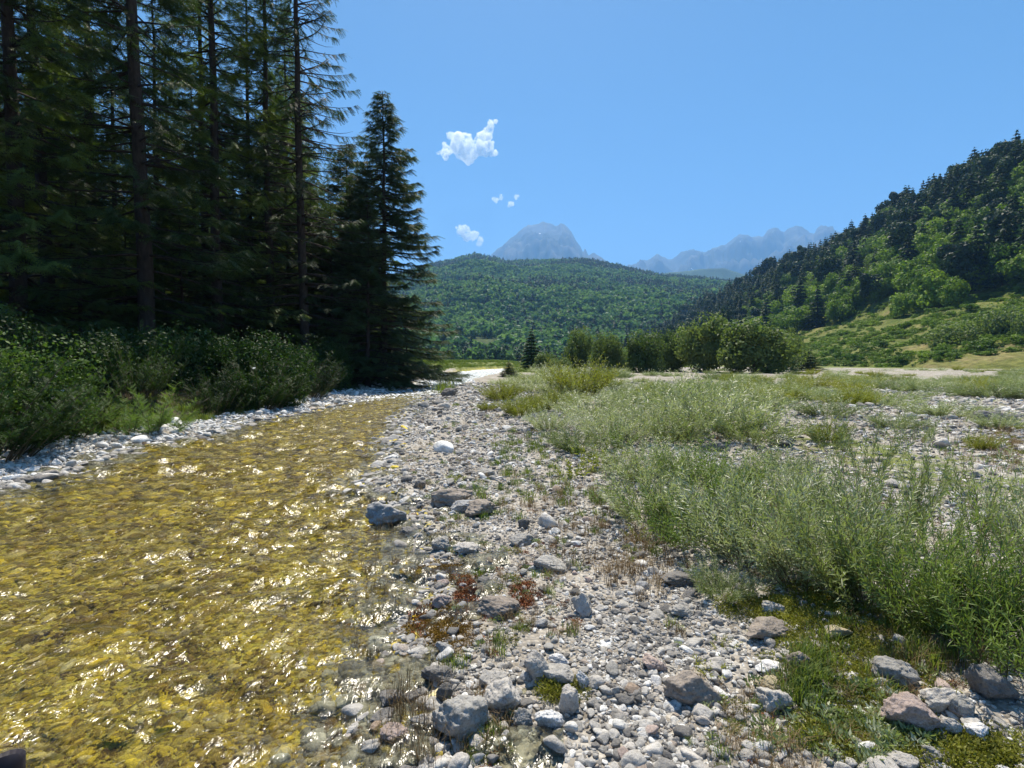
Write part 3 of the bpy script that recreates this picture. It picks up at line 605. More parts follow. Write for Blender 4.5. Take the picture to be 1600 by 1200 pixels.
def under(x, yb, hpx, label, vs=JV, name='juniper_bush', s=1., group=None, k=None):
    p = gpx(x, yb); h = hpx / 800 * p[1]; v = vs[(int(x) if k is None else k) % len(vs)] if isinstance(vs[0], list) else vs
    return tree_from(v, name, (p[0], p[1], p[2] - .04), label, 'bush', group, x * .37, (h * 1.15 * s, h * 1.15 * s, h))
front = [(-40, 715, 190), (30, 700, 175), (75, 688, 130), (120, 675, 160), (170, 668, 120), (215, 662, 150), (265, 655, 110), (290, 650, 140), (335, 652, 80), (370, 648, 60), (400, 640, 95), (432, 632, 110), (470, 622, 90), (505, 612, 80), (540, 605, 70), (575, 600, 60), (610, 597, 50), (640, 592, 42), (655, 590, 34)]
names = ['rounded dark green bush at the far left edge above the white gravel', 'broad dark bush above the left end of the white gravel strip', 'feathery bush behind the white daisies', 'tall feathery bush left of the bright fern-like juniper', 'low dark bush directly behind the bright fern-like juniper',
         'tall dark bush over the end of the white gravel strip', 'low bush beside the bare dead branch', 'tall bush behind the bare dead branch', 'small bush hanging over the stream edge', 'grassy low bush on the undercut bank', 'green bush left below the thin trunks', 'sunlit green bush below the slender spruce',
         'green bush at the foot of the open spruce', 'bush just right of the open spruce trunk', 'dark bush below the lower bushy fir', 'bush at the foot of the pointed fir, left one', 'bush at the foot of the pointed fir, right one', 'last but one bush on the left bank, beside the sparkling water', 'last small bush at the tip of the left bank']
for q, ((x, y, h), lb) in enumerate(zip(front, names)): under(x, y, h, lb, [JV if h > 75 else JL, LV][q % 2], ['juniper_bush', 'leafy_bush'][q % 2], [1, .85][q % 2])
under(196, 684, 84, 'bright yellow green fern-like juniper leaning over the white gravel', JB, 'bright_juniper')
under(240, 680, 96, 'bright yellow green fern-like juniper, the taller one nearer the dead branch', JB, 'bright_juniper')
g = np.random.default_rng(46)
for k in range(64):
    y_ = g.uniform(9.5, 36); x_ = np.interp(y_, BYy, BXx) - g.uniform(1.2, 7.5)
    if x_ / y_ < -1.3: continue
    h = g.uniform(.9, 2.1); v = (JV + JL + LV + LV)[k % 12]
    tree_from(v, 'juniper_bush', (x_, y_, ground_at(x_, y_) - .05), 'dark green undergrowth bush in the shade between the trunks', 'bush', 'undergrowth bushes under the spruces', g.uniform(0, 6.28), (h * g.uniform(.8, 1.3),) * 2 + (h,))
# ------------------------------------------------------------------ willows and weeds of the gravel flat
def willow(seed, shoots=85, leaves=70, H=1., wide=.42, lean=1.05, ll=.08, lw=.0115, side=True):
    g = np.random.default_rng(seed); D, P, S, st = [], [], [], []
    def shoot(b0, dir_, L_, m, t0=.1):
        az_ = g.uniform(0, 6.28); bend = np.array([math.cos(az_), math.sin(az_), 0]) * g.uniform(0, .12)
        t = np.linspace(0, 1, 6); C = b0 + dir_ * (t * L_)[:, None] + bend * (t ** 2 * L_)[:, None] + np.array([0, 0, .10]) * (t ** 2 * L_)[:, None]
        st.append(tube(C, np.linspace(.0045, .001, 6) * (L_ ** .5), 3)); tt = np.linspace(t0, 1, m); pp = np.column_stack([np.interp(tt, t, C[:, j]) for j in range(3)])
        th = np.arange(m) * 2.4 + g.uniform(0, 6); U, W = frames(dir_[None])[0][:, 1], frames(dir_[None])[0][:, 2]
        o = U * np.cos(th)[:, None] + W * np.sin(th)[:, None]; D.append(dir_ * g.uniform(.7, 1.2, m)[:, None] + o * g.uniform(.5, 1.05, m)[:, None])
        P.append(pp); S.append(ll * (1.1 - .45 * np.abs(tt - .45)) * g.uniform(.7, 1.2, m)); return C
    for i in range(shoots):
        a = g.uniform(0, 6.28); q = math.sqrt(g.uniform(0, 1)); b0 = np.array([math.cos(a), math.sin(a), 0]) * q * wide * .6
        L_ = H * g.uniform(.55, 1.1) * (1 - .25 * q); lz = lean * q + g.normal() * .12; dir_ = np.array([math.cos(a) * lz, math.sin(a) * lz, 1.]); dir_ /= np.linalg.norm(dir_)
        C = shoot(b0, dir_, L_, leaves)
        if side and g.random() < .8:
            for _ in range(2):
                k = g.integers(1, 4); a2 = g.uniform(0, 6.28); d2 = dir_ + .6 * np.array([math.cos(a2), math.sin(a2), .1]); d2 /= np.linalg.norm(d2); shoot(C[k], d2, L_ * g.uniform(.25, .45), leaves // 3, .05)
    D, P, S = map(np.concatenate, (D, P, S)); k = len(D)
    Lv = np.array([[0, 0, 0], [.42, -.5 * lw / ll, .0], [1, 0, -.08], [.42, .5 * lw / ll, .0]]); Lf = np.array([[0, 1, 2], [0, 2, 3]])
    return rep(Lv, Lf, frames(D, roll=g.normal(size=k) * .8) * S[:, None, None], P), join(st)
def wset(seed, mat, **k):
    f, s = willow(seed, **k); return [('foliage', M_('foliage', f, mat)), ('stems', M_('stems', s, M['twig']))]
W_ = [wset(400 + i, M['willow'], shoots=[56, 46, 62][i], leaves=56, lean=[1.2, 1.6, 1.35][i]) for i in range(3)] + [wset(404, M['willow_green'], shoots=55, leaves=52, lean=1.4)]
WS = [wset(410 + i, M['willow'], shoots=14, leaves=46, lean=.55, side=True, ll=.07) for i in range(2)]
WY = [wset(420 + i, M['yellowgreen'], shoots=90, leaves=40, lean=.9, ll=.06, lw=.016) for i in range(2)]
WL = [wset(430, M['willow'], shoots=60, leaves=40, lean=1.5, ll=.08, lw=.014, H=.8)]
WG = [wset(440, M['yellowgreen'], shoots=14, leaves=16, lean=1.0, ll=.16, lw=.05, side=False), wset(441, M['willow_green'], shoots=18, leaves=22, lean=.9, ll=.14, lw=.035, side=False)]
def wil(vs, x, yb, wpx, hpx, label, name='willow_shrub', cat='shrub', group=None, rz=None):
    p = gpx(x, yb); h = hpx / 800 * p[1]; wd = wpx / 800 * p[1] / 1.25
    return tree_from(vs[int(x + yb) % len(vs)], name, (p[0], p[1], p[2] - .02), label, cat, group, x * .91 if rz is None else rz, (wd, wd, h))
BIG = [(1015, 815, 170, 150, 'leftmost silvery willow shrub of the big thicket, above the pebbles'), (1085, 850, 210, 190, 'dense green willow shrub in the left front of the big thicket'),
       (1175, 885, 240, 230, 'dense willow shrub in the front middle of the big thicket'), (1265, 915, 250, 250, 'tall willow shrub leaning over the mossy patch'), (1365, 945, 260, 280, 'large willow shrub right of the mossy patch'),
       (1470, 985, 270, 320, 'large dark willow shrub over the boulders at lower right'), (1575, 1040, 300, 380, 'nearest willow shrub cut off by the right edge'), (1130, 930, 120, 85, 'small pale willow tuft in front of the thicket'),
       (1010, 748, 150, 95, 'silvery willow shrub behind the leftmost thicket shrub'), (1110, 765, 190, 140, 'silvery willow shrub in the middle of the thicket'), (1225, 795, 190, 140, 'silvery willow shrub on the far side of the thicket'),
       (1330, 850, 200, 190, 'willow shrub with long shoots on the far right side of the thicket'), (1640, 900, 200, 260, 'willow shrub standing just outside the right edge')]
for x, y, w_, h_, lb in BIG: wil(W_, x, y, w_ * .92, h_ * .80, lb)
MID = [(905, 700, 120, 60), (860, 672, 90, 50), (960, 690, 130, 70), (1050, 690, 150, 90), (1110, 672, 190, 105), (1175, 690, 150, 95), (920, 650, 120, 50), (990, 650, 110, 45), (845, 640, 90, 40), (1060, 640, 130, 55), (1230, 735, 90, 50),
       (880, 620, 90, 38), (1010, 628, 120, 35), (1120, 612, 120, 30), (1210, 608, 110, 26), (1180, 640, 120, 40), (830, 612, 80, 38), (960, 618, 90, 30)]
MID += [(880, 600, 80, 34), (930, 592, 80, 30), (860, 588, 70, 26), (1000, 672, 110, 55), (1070, 625, 120, 55), (1130, 655, 140, 75), (940, 672, 100, 50), (1160, 625, 110, 45), (1380, 625, 120, 34), (1560, 622, 120, 32), (1290, 650, 110, 40), (1470, 650, 130, 36), (1400, 668, 90, 34), (1560, 668, 90, 34)]
for x, y, w_, h_ in MID: wil(W_, x, y, w_ * .95, h_ * .9, 'low silvery green willow shrub on the gravel flat behind the big thicket', group='low willow shrubs on the gravel flat')
for x, y, w_, h_, lb in [(1390, 850, 150, 230, 'sparse tall willow shoots crossing the bare gravel'), (1480, 880, 170, 230, 'sparse willow shoots left of the nearest shrub'), (1560, 850, 160, 220, 'sparse willow shoots near the right edge'),
                         (1350, 740, 130, 130, 'thin open willow before the stony bank'), (1300, 705, 90, 70, 'small open willow on the stony bank'), (1420, 690, 110, 60, 'open willow in front of the line of dark stones'), (1440, 780, 120, 120, 'open willow standing in the middle of the bare gravel')]: wil(WS, x, y, w_, h_, lb)
for x, y, w_, h_, lb in [(905, 618, 120, 66, 'bright yellow green shrub rising behind the willows'), (815, 650, 80, 42, 'yellow green shrub beside the grey gravel bar'), (860, 642, 80, 40, 'yellowish shrub in front of the bright yellow green one'), (785, 625, 80, 36, 'small yellow green shrub near the stream bend'),
                         (1275, 606, 60, 26, 'yellow green shrub on the far gravel before the pale road'), (1535, 702, 50, 32, 'round bright green cushion plant by the dark stones'), (1290, 690, 70, 44, 'young green shrub standing on the gravel behind the thicket'), (760, 640, 40, 16, 'flat yellow weed at the head of the gravel bar')]:
    wil(WY, x, y, w_, h_, lb, 'leafy_shrub')
for x, y, h_, lb in [(895, 745, 40, 'light green leafy weed left of the thicket'), (940, 728, 50, 'tallest light green leafy weed between the stones'), (935, 782, 26, 'small light green weed close to the thicket edge'), (745, 770, 24, 'single green weed beside the brown wedge rock'), (1000, 842, 30, 'dark green weed under the front of the thicket'),
                     (965, 700, 40, 'light green weed behind the tallest leafy weed'), (1130, 1010, 24, 'grey green weed tuft among the white pebbles'), (1108, 1050, 34, 'dark leaved weed beside the brown boulder'), (712, 752, 20, 'tiny green weed at the stream side')]:
    wil(WG, x, y, h_ * 1.6, h_, lb, 'leafy_weed', 'weed')
g = np.random.default_rng(48)
PP, SS = [], []
for k in range(620):
    y_ = 17 * (75 / 17) ** g.random(); x_ = g.uniform(-.02, 1.15) * y_ ; 
    if chan(np.array([x_]), np.array([y_]))[1][0] > -.8: continue
    if n2(np.array([x_]), np.array([y_]), 6, 2, 70.)[0] < -.02: continue
    PP.append((x_, y_, ground_at(x_, y_) - .03)); SS.append((g.uniform(.7, 1.5), g.uniform(.7, 1.5), g.uniform(.3, .8)))
wc = proto_coll('flat_willow', [v[0][1] for v in W_[:2] + WY[:1] + W_[2:3] + WL])
n = len(PP); scatter('far_scrub', np.array(PP), np.column_stack([np.zeros((n, 2)), g.uniform(0, 6.28, n)]), np.array(SS), g.integers(0, 5, n), wc, label='low grey green scrub spreading over the far gravel flat', cat='scrub')
# ------------------------------------------------------------------ stones
def ico(sub):
    import bmesh
    b = bmesh.new(); bmesh.ops.create_icosphere(b, subdivisions=sub, radius=1); V = np.array([v.co[:] for v in b.verts]); F = np.array([[v.index for v in f.verts] for f in b.faces]); b.free(); return V, F
ICO = {s: ico(s) for s in (2, 3, 4, 5)}
def rock(seed, sub=3, planes=12, sharp=9., flat=.65, rough=.05, elong=1.3):
    g = np.random.default_rng(seed); V, F = ICO[sub]; N_ = g.normal(size=(planes, 3)); N_ /= np.linalg.norm(N_, axis=1, keepdims=True); d = g.uniform(.62, 1.0, planes)
    dots = np.clip(V @ N_.T, 1e-3, None) / d; r = (np.sum(dots ** sharp, 1) + .75 ** sharp) ** (-1 / sharp)
    W = V * r[:, None]; W = W * (1 + rough * fbm(W * 2.2 + seed, 4)[:, None] + rough * .5 * perlin(W * 6 + seed)[:, None])
    W = W * np.array([elong, 1, flat]); m = np.abs(W).max(0); return W / m[0] * .5 * np.array([1, 1, 1]), F
peb = [M_('pebble', rock(i, 3, 8 + i % 4, 14, g.uniform(.5, .85), .04, g.uniform(1.05, 1.5)), M['stone'], True) for i in range(10)]
pbw = [M_('white_pebble', rock(30 + i, 3, 12, 7, g.uniform(.5, .75), .03, g.uniform(1.1, 1.5)), M['stone_white'], True) for i in range(5)]
pbb = [M_('bed_stone', rock(50 + i, 3, 12, 6, g.uniform(.35, .55), .06, g.uniform(1.1, 1.6)), M['stone_bed'], True) for i in range(8)]
g = np.random.default_rng(50)
def polar_pts(n, r0, r1, a0=-60, a1=60):
    r = r0 * (r1 / r0) ** g.random(n); a = np.radians(g.uniform(a0, a1, n)); return np.sin(a) * r, np.cos(a) * r, r
X, Y, r = polar_pts(340000, 1.0, 36); a, b, c = chan(X, Y)
sz = np.clip(.0165 + .0031 * (r - 3), .0165, .075) * np.exp(g.normal(size=len(r)) * .55)
land = (b < .35 * g.random(len(r)) ** 2) & (a > 0); thin = np.where(vegmap(X, Y) > .45, .45, 1); bare = n2(X, Y, .8, 2, 81.)
k = land & (g.random(len(r)) < thin * (.5 + .5 * sm(bare, -.3, .12))) & ((sz > .02) | (bare > -.1)); Xl, Yl, sl_ = X[k], Y[k], sz[k]; n = len(Xl)
sl_ = sl_ * (1 + .35 * np.clip(n2(Xl, Yl, .7, 2, 83.), -.5, .5)); kz = g.random(n) < .86
white = g.random(n) < .22
scatter('gravel', np.stack([Xl, Yl, ground_h(Xl, Yl) + sl_ * g.uniform(-.15, .2, n)], 1), np.column_stack([g.normal(size=n) * .3, g.normal(size=n) * .3, g.uniform(0, 6.28, n)]), sl_ * 1.0, np.where(white, g.integers(10, 15, n), g.integers(0, 10, n)),
        proto_coll('gravel_piece', peb + pbw), label='grey and white pebbles covering the stream bank', cat='gravel')
k = (a < .25 * g.random(len(r))) & (c < .15) & (r < 40); Xl, Yl, s_ = X[k], Y[k], sz[k] * 1.15; n = len(Xl)
scatter('white_gravel', np.stack([Xl, Yl, ground_h(Xl, Yl) + s_ * g.uniform(0, .3, n)], 1), np.column_stack([g.normal(size=n) * .35, g.normal(size=n) * .35, g.uniform(0, 6.28, n)]), s_, g.integers(0, 5, n), proto_coll('white_gravel_piece', pbw), label='strip of bright white pebbles along the left edge of the water', cat='gravel')
X, Y, r = polar_pts(120000, 1.0, 34, -62, 5); a, b, c = chan(X, Y); sz = np.clip(.010 * r, .035, .16) * np.exp(g.normal(size=len(r)) * .45)
k = (np.minimum(a, b) > -.02) & (sz < .3); Xl, Yl, s_ = X[k], Y[k], sz[k]; n = len(Xl)
scatter('stream_bed_stones', np.stack([Xl, Yl, ground_h(Xl, Yl) + s_ * g.uniform(-.1, .12, n)], 1), np.column_stack([g.normal(size=n) * .2, g.normal(size=n) * .2, g.uniform(0, 6.28, n)]), s_, np.where(g.random(n) < .75 * sm(np.minimum(a[k], b[k]), .9, .1), g.integers(8, 13, n), g.integers(0, 8, n)), proto_coll('bed_piece', pbb + peb[:5]), label='yellow algae covered stones under the stream', cat='stones')
HERO = [(600, 806, 58, 42, 'r_blue', 'rounded blue grey boulder standing in the yellow water'), (702, 777, 58, 32, 'r_brown', 'dark brown wedge shaped rock at the water edge'), (729, 858, 38, 22, 'r_pale', 'pale boat shaped rock at the shore'), (687, 853, 32, 24, 'r_grey', 'grey ridged rock beside the pale boat shaped one'),
        (858, 881, 50, 28, 'r_grey', 'grey humped rock right of the shore among pebbles'), (688, 942, 30, 25, 'r_pink', 'pinkish rock with dark front at the wet edge'), (776, 951, 58, 28, 'r_brown', 'flat brown rock beside the rusty moss'), (912, 948, 32, 34, 'r_pale', 'pale upright pointed rock with a shaded right face'),
        (683, 1056, 44, 32, 'r_dark', 'square dark grey block by the stream'), (693, 1014, 24, 22, 'r_blue', 'small bluish stone below the rusty moss'), (694, 1086, 24, 36, 'r_dark', 'dark stone with pale tip below the square block'), (785, 1094, 62, 50, 'r_pale', 'big pale pitted boulder near the bottom middle'),
        (718, 1132, 80, 62, 'r_grey', 'largest grey boulder at the bottom, split by a crack'), (857, 1128, 40, 38, 'r_white', 'white rounded lump of rock at the bottom'), (815, 1130, 30, 28, 'r_grey', 'small grey boulder between the pitted and the white one'), (766, 1063, 52, 30, 'r_pale', 'pale rock behind the big pitted boulder'),
        (840, 1050, 34, 38, 'r_pale', 'pale speckled rock next to the long grey one'), (873, 1060, 54, 26, 'r_grey', 'long grey rock above the green moss spot'), (886, 1096, 32, 48, 'r_pale', 'tall leaning pale rock by the green moss spot'), (873, 1034, 28, 20, 'r_white', 'bright white chip rock among the pebbles'), (911, 1062, 20, 30, 'r_white', 'narrow white stone beside the long grey rock'),
        (1021, 1038, 38, 26, 'r_pink', 'pinkish white angular rock on the open gravel'), (1085, 1082, 70, 52, 'r_brown', 'large brown rough boulder on the open gravel'), (1203, 986, 62, 38, 'r_brown', 'brownish layered rock below the thicket'), (1070, 956, 38, 22, 'r_grey', 'smooth grey stone above the open gravel'), (1207, 950, 34, 26, 'r_pale', 'pale rock touching the mossy patch'),
        (1060, 905, 44, 24, 'r_dark', 'dark cracked rock under the left front of the thicket'), (1255, 1037, 38, 32, 'r_brown', 'dark brown rock below the mossy patch'), (1205, 1046, 42, 20, 'r_white', 'whitish flat rock left of the dark brown one'), (1205, 1068, 40, 22, 'r_tan', 'tan smooth stone below the whitish flat rock'), (1212, 1098, 42, 34, 'r_pale', 'pale pinkish boulder below the tan stone'),
        (1312, 990, 38, 26, 'r_tan', 'tan block half hidden in the shadow of the thicket'), (1410, 1052, 62, 46, 'r_grey', 'grey boulder with a shaded front in the boulder group'), (1472, 1098, 50, 40, 'r_pale', 'pale peaked boulder in the boulder group'), (1440, 1126, 78, 58, 'r_pink', 'largest pinkish boulder of the lower right group'), (1493, 1142, 34, 30, 'r_pale', 'pale cobble right of the largest pinkish boulder'),
        (1530, 1146, 44, 30, 'r_white', 'whitish cobble at the right of the boulder group'), (1512, 1108, 40, 32, 'r_grey', 'smooth grey wedge behind the whitish cobble'), (1460, 1176, 40, 24, 'r_grey', 'grey veined stone below the largest pinkish boulder'), (1560, 1078, 60, 50, 'r_dark', 'dark boulder in the shade of the nearest shrub'), (1420, 1190, 50, 30, 'r_pale', 'pale stone on the bottom edge below the boulder group'),
        (664, 1128, 40, 24, 'r_pale', 'white topped stone beside the largest grey boulder'), (646, 1093, 34, 26, 'r_dark', 'dark wet stone left of the dark grey block'), (610, 1096, 48, 24, 'r_dark', 'long black wet stone lying in the shallows'), (600, 1126, 40, 18, 'r_dark', 'flat black wet stone in the shallows'), (592, 1004, 32, 22, 'r_white', 'white stone breaking the water surface'),
        (615, 1150, 44, 30, 'r_pink', 'reddish stone under shallow water'), (703, 614, 26, 16, 'r_dark', 'dark rock in the stream under a grass tuft'), (1565, 655, 56, 18, 'r_dark', 'long dark stone heading the stony bank'), (1225, 692, 40, 14, 'r_grey', 'grey stone in the gravel gap behind the thicket'), (632, 750, 20, 12, 'r_dark', 'small dark stone breaking the water'),
        (612, 716, 24, 10, 'r_white', 'whitish flat stone far out in the water'), (655, 757, 18, 12, 'r_dark', 'small dark stone beside a pale one in the shallows'), (762, 738, 26, 14, 'r_grey', 'grey stone behind the brown wedge rock'), (745, 803, 56, 14, 'r_brown', 'long low brown rock below the brown wedge'), (818, 820, 18, 16, 'r_dark', 'small dark rounded stone on the gravel'),
        (815, 845, 34, 20, 'r_grey', 'grey slanted stone above the humped rock'), (724, 795, 40, 14, 'r_blue', 'bluish stone in the shade of the brown wedge'), (640, 833, 30, 10, 'r_dark', 'thin dark slab in the shallows'), (1115, 700, 34, 12, 'r_dark', 'dark stone peeping between the willows'), (1005, 735, 30, 18, 'r_brown', 'brown stone at the foot of the silvery willow')]
for i, (x, y, w_, h_, mt, lb) in enumerate(HERO):
    p = gpx(x, y + h_ * .38); dist = math.hypot(p[1], CAMZ); W = 1.22 * w_ / 800 * (p[1] * cp + (CAMZ - p[2]) * sp_); Hh = 1.2 * h_ / 800 * dist
    dep = W * .75; hz = np.clip((Hh - dep * CAMZ / dist) / (p[1] / dist), .35 * W, 1.1 * W)
    V, F = rock(500 + i, 5, 10, 15, 1.0, .13, 1.05); V = V / (np.abs(V).max(0) * 2)
    V = V * np.array([W, dep, hz * 1.25]); th = rng.uniform(-.25, .25); c_, s_ = math.cos(th), math.sin(th); V = V @ np.array([[c_, s_, 0], [-s_, c_, 0], [0, 0, 1]])
    o = obj('rock', M_('rock', (V / W, F), M[mt], True), None, (p[0], p[1] + dep * .2, ground_at(p[0], p[1]) + hz * .36), (0, 0, 0), (W, W, W)); tag(o, lb, 'rock')
cob = [mesh('cobble', *rock(600 + i, 4, 12, 10, .7, .05, 1.25), mat=M[m_], smooth=True) for i, m_ in enumerate(['r_grey', 'r_pale', 'r_grey', 'r_white', 'r_pale', 'r_pink', 'r_blue', 'r_pale', 'r_dark', 'r_white'])]
n = 0
while n < 285:
    y_ = 1.7 * (11 / 1.7) ** rng.random(); x_ = rng.uniform(-.45, 1.05) * y_; b = chan(np.array([x_]), np.array([y_]))[1][0]
    if b > .12 or (b < -1.5 and x_ > .5 * y_ and rng.random() < .6): continue
    s = rng.uniform(.045, .085) * (1 + .02 * y_) * rng.choice([1, 1, 1.3]); o = obj('cobble', cob[rng.integers(0, 10)], None, (x_, y_, ground_at(x_, y_) + s * .16), (rng.normal() * .25, rng.normal() * .25, rng.uniform(0, 6.28)), (s, s, s))
    tag(o, 'fist sized cobble lying loose among the small pebbles of the bank', 'stone', 'cobbles lying on the gravel bank'); n += 1
# ------------------------------------------------------------------ ground cover
def tuft(seed, n, h, spread, wdt, curl=.5):
    g = np.random.default_rng(seed); V, F = [], []
    for i in range(n):
        a = g.uniform(0, 6.28); b = np.array([g.normal() * spread, g.normal() * spread, 0]); L_ = h * g.uniform(.4, 1.1); o = np.array([math.cos(a), math.sin(a), 0]) * L_ * curl * g.uniform(.3, 1.2); s = np.array([-math.sin(a), math.cos(a), 0]) * wdt / 2
        m_ = b + o * .35 + np.array([0, 0, L_ * .65]); k = len(V); V += [b - s, b + s, m_ - s * .8, m_ + s * .8, b + o + np.array([0, 0, L_ * .9])]; F += [[k, k + 1, k + 3], [k, k + 3, k + 2], [k + 2, k + 3, k + 4]]
    return np.array(V), np.array(F)
def cushion(seed, n, r_, h, lf):
    g = np.random.default_rng(seed); d = g.normal(size=(n, 3)); d[:, 2] = np.abs(d[:, 2]); d /= np.linalg.norm(d, axis=1, keepdims=True); P = d * np.array([r_, r_, h]) * g.uniform(.3, 1, n)[:, None] ** .5
    Lv = np.array([[-.3, 0, 0], [.1, -.22, 0], [.8, 0, 0], [.1, .22, 0]]); return rep(Lv, np.array([[0, 1, 2], [0, 2, 3]]), frames(d + g.normal(size=(n, 3)) * .6, roll=g.normal(size=n)) * (lf * g.uniform(.6, 1.3, n))[:, None, None], P)
tf = [M_('dry_tuft', tuft(1, 26, .11, .03, .003, .8), M['dry']), M_('dry_tuft2', tuft(2, 16, .16, .02, .0025, .6), M['dry']), M_('green_tuft', tuft(3, 40, .10, .03, .005, .7), M['grass']), M_('green_sprig', cushion(4, 60, .05, .05, .025), M['willow']),
      M_('red_sprig', cushion(5, 70, .05, .035, .016), M['red']), M_('olive_moss', cushion(6, 260, .10, .035, .014), M['moss']), M_('rust_moss', cushion(7, 260, .09, .03, .012), M['moss_rust']), M_('meadow_tuft', tuft(8, 60, .30, .12, .014, .5), M['grass'])]
g = np.random.default_rng(52); P_, I_, S_ = [], [], []
X, Y, r = polar_pts(7000, 1.6, 22, -25, 52); a, b, c = chan(X, Y); dn = n2(X, Y, .6, 2, 91.)
k = (b < -.05) & (dn > .02); X, Y, r, dn = X[k], Y[k], r[k], dn[k]
P_.append(np.stack([X, Y, ground_h(X, Y)], 1)); I_.append(g.choice([0, 1, 2, 3, 4, 5], len(X), p=[.3, .15, .13, .17, .14, .11])); S_.append(g.uniform(.25, .75, len(X)) * (1 + .05 * r))
for x, y, rx, ry, it, cnt in [(690, 893, 28, 8, 6, 45), (728, 925, 14, 18, 4, 60), (690, 985, 34, 22, 6, 130), (655, 975, 12, 22, 4, 30), (1310, 985, 90, 34, 5, 170), (1360, 1050, 60, 45, 5, 88), (1370, 1155, 60, 32, 3, 90), (1350, 1150, 60, 32, 5, 88), (1260, 1060, 30, 30, 2, 50), (875, 1075, 14, 10, 5, 26), (1230, 950, 70, 20, 5, 120), (1290, 1100, 70, 40, 3, 80),
                              (1540, 1180, 60, 20, 5, 120), (1500, 1040, 60, 30, 1, 30), (1580, 700, 40, 30, 0, 120), (1570, 690, 50, 30, 5, 90), (900, 790, 60, 30, 0, 60), (840, 760, 90, 40, 2, 70), (930, 850, 60, 40, 1, 50), (820, 930, 14, 18, 4, 40), (1010, 880, 50, 30, 0, 60), (640, 1130, 50, 60, 1, 60), (600, 930, 50, 60, 1, 30), (860, 700, 80, 20, 2, 80), (700, 612, 12, 5, 7, 6), (1420, 1010, 120, 40, 2, 50)]:
    cnt = int(cnt * (.55 if cnt > 90 else .8)); ax, ay = g.normal(size=cnt) * rx * .72 + x, g.normal(size=cnt) * ry * .72 + y; Q = gpxv(ax, ay); P_.append(Q); I_.append(np.full(cnt, it)); S_.append(g.uniform(.5, 1.1, cnt) * (1 + .04 * Q[:, 1]))
P = np.concatenate(P_); n = len(P); scatter('weeds_and_moss', P, np.column_stack([np.zeros((n, 2)), g.uniform(0, 6.28, n)]), np.concatenate(S_), np.concatenate(I_), proto_coll('ground_tuft', tf), label='dry tufts, red sprigs and olive moss among the pebbles', cat='ground cover')
# bank grass, meadow
X, Y, r = polar_pts(16000, 7, 40, -56, -8); a, b, c = chan(X, Y); k = (c > .05) & (c < 1.6) & (g.random(len(c)) < .4); X1, Y1 = X[k], Y[k]
Y2 = g.uniform(58, 200, 9000); X2 = g.uniform(-.35, .35, 9000) * Y2; a, b, c = chan(X2, Y2); k = (vegmap(X2, Y2) > .6) & ~((a > 0) & (b > 0)); X2, Y2 = X2[k], Y2[k]
X = np.concatenate([X1, X2]); Y = np.concatenate([Y1, Y2]); n = len(X)
scatter('bank_grass', np.stack([X, Y, ground_h(X, Y) - .01], 1), np.column_stack([np.zeros((n, 2)), g.uniform(0, 6.28, n)]), np.concatenate([g.uniform(.4, .9, len(X1)), g.uniform(1, 2.2, len(X2))]), np.zeros(n, int), proto_coll('grass_tuft', [tf[7].copy()]), label='green grass on the left bank and the meadow beyond the stream', cat='grass')
# daisies
dz_w = plain_mat('white_petals', (.8, .8, .78), .6, .05); dz_y = plain_mat('yellow_disc', (.6, .4, .03), .7, .1)
def daisy(x, y, zz, lb):
    Yd = 8.9 if x < 200 else 12.2; p = np.array([(x - 800) / 800 * Yd, Yd, CAMZ + (563 - y) / 800 * Yd]); s = .035; th = np.linspace(0, 2 * np.pi, 13)[:-1]
    V, F = [], []
    for t in th:
        k = len(V); c_, s_ = math.cos(t), math.sin(t); V += [(c_ * .3, s_ * .3, 0), (c_ * .7 - s_ * .2, s_ * .7 + c_ * .2, .06), (c_, s_, .02), (c_ * .7 + s_ * .2, s_ * .7 - c_ * .2, .06)]; F += [[k, k + 1, k + 2], [k, k + 2, k + 3]]
    r = empty('daisy', (p[0], p[1], p[2])); r.rotation_euler = (.7, .1, 0); r.scale = (s, s, s); obj('petals', mesh('petals', V, F, dz_w), r)
    Vd, Fd = ICO[2]; obj('disc', mesh('disc', Vd * np.array([.33, .33, .16]), Fd, dz_y, True), r)
    gz = ground_at(p[0], p[1]); L_ = (p[2] - gz) / s; inv = Euler((.7, .1, 0)).to_matrix().inverted() @ Vector((0, 0, -1)); T_ = np.array(inv) * L_
    obj('stalk', M_('stalk', tube(np.array([[0, 0, 0], T_ * .5, T_]), .07, 4), M['willow_green']), r); tag(r, lb, 'flower')
for x, y, z, lb in [(87, 588, 1.0, 'topmost white daisy in front of the dark left bushes'), (96, 611, .85, 'white daisy just below the topmost one'), (82, 622, .8, 'third white daisy down in the dark left bushes'), (36, 646, .7, 'white daisy low near the left edge'), (17, 655, .6, 'white daisy left of the low one near the edge'), (4, 682, .45, 'lowest white daisy at the very left edge'),
                    (397, 575, 1.3, 'tiny white flower under the trunks beside the stream')]: daisy(x, y, z, lb)
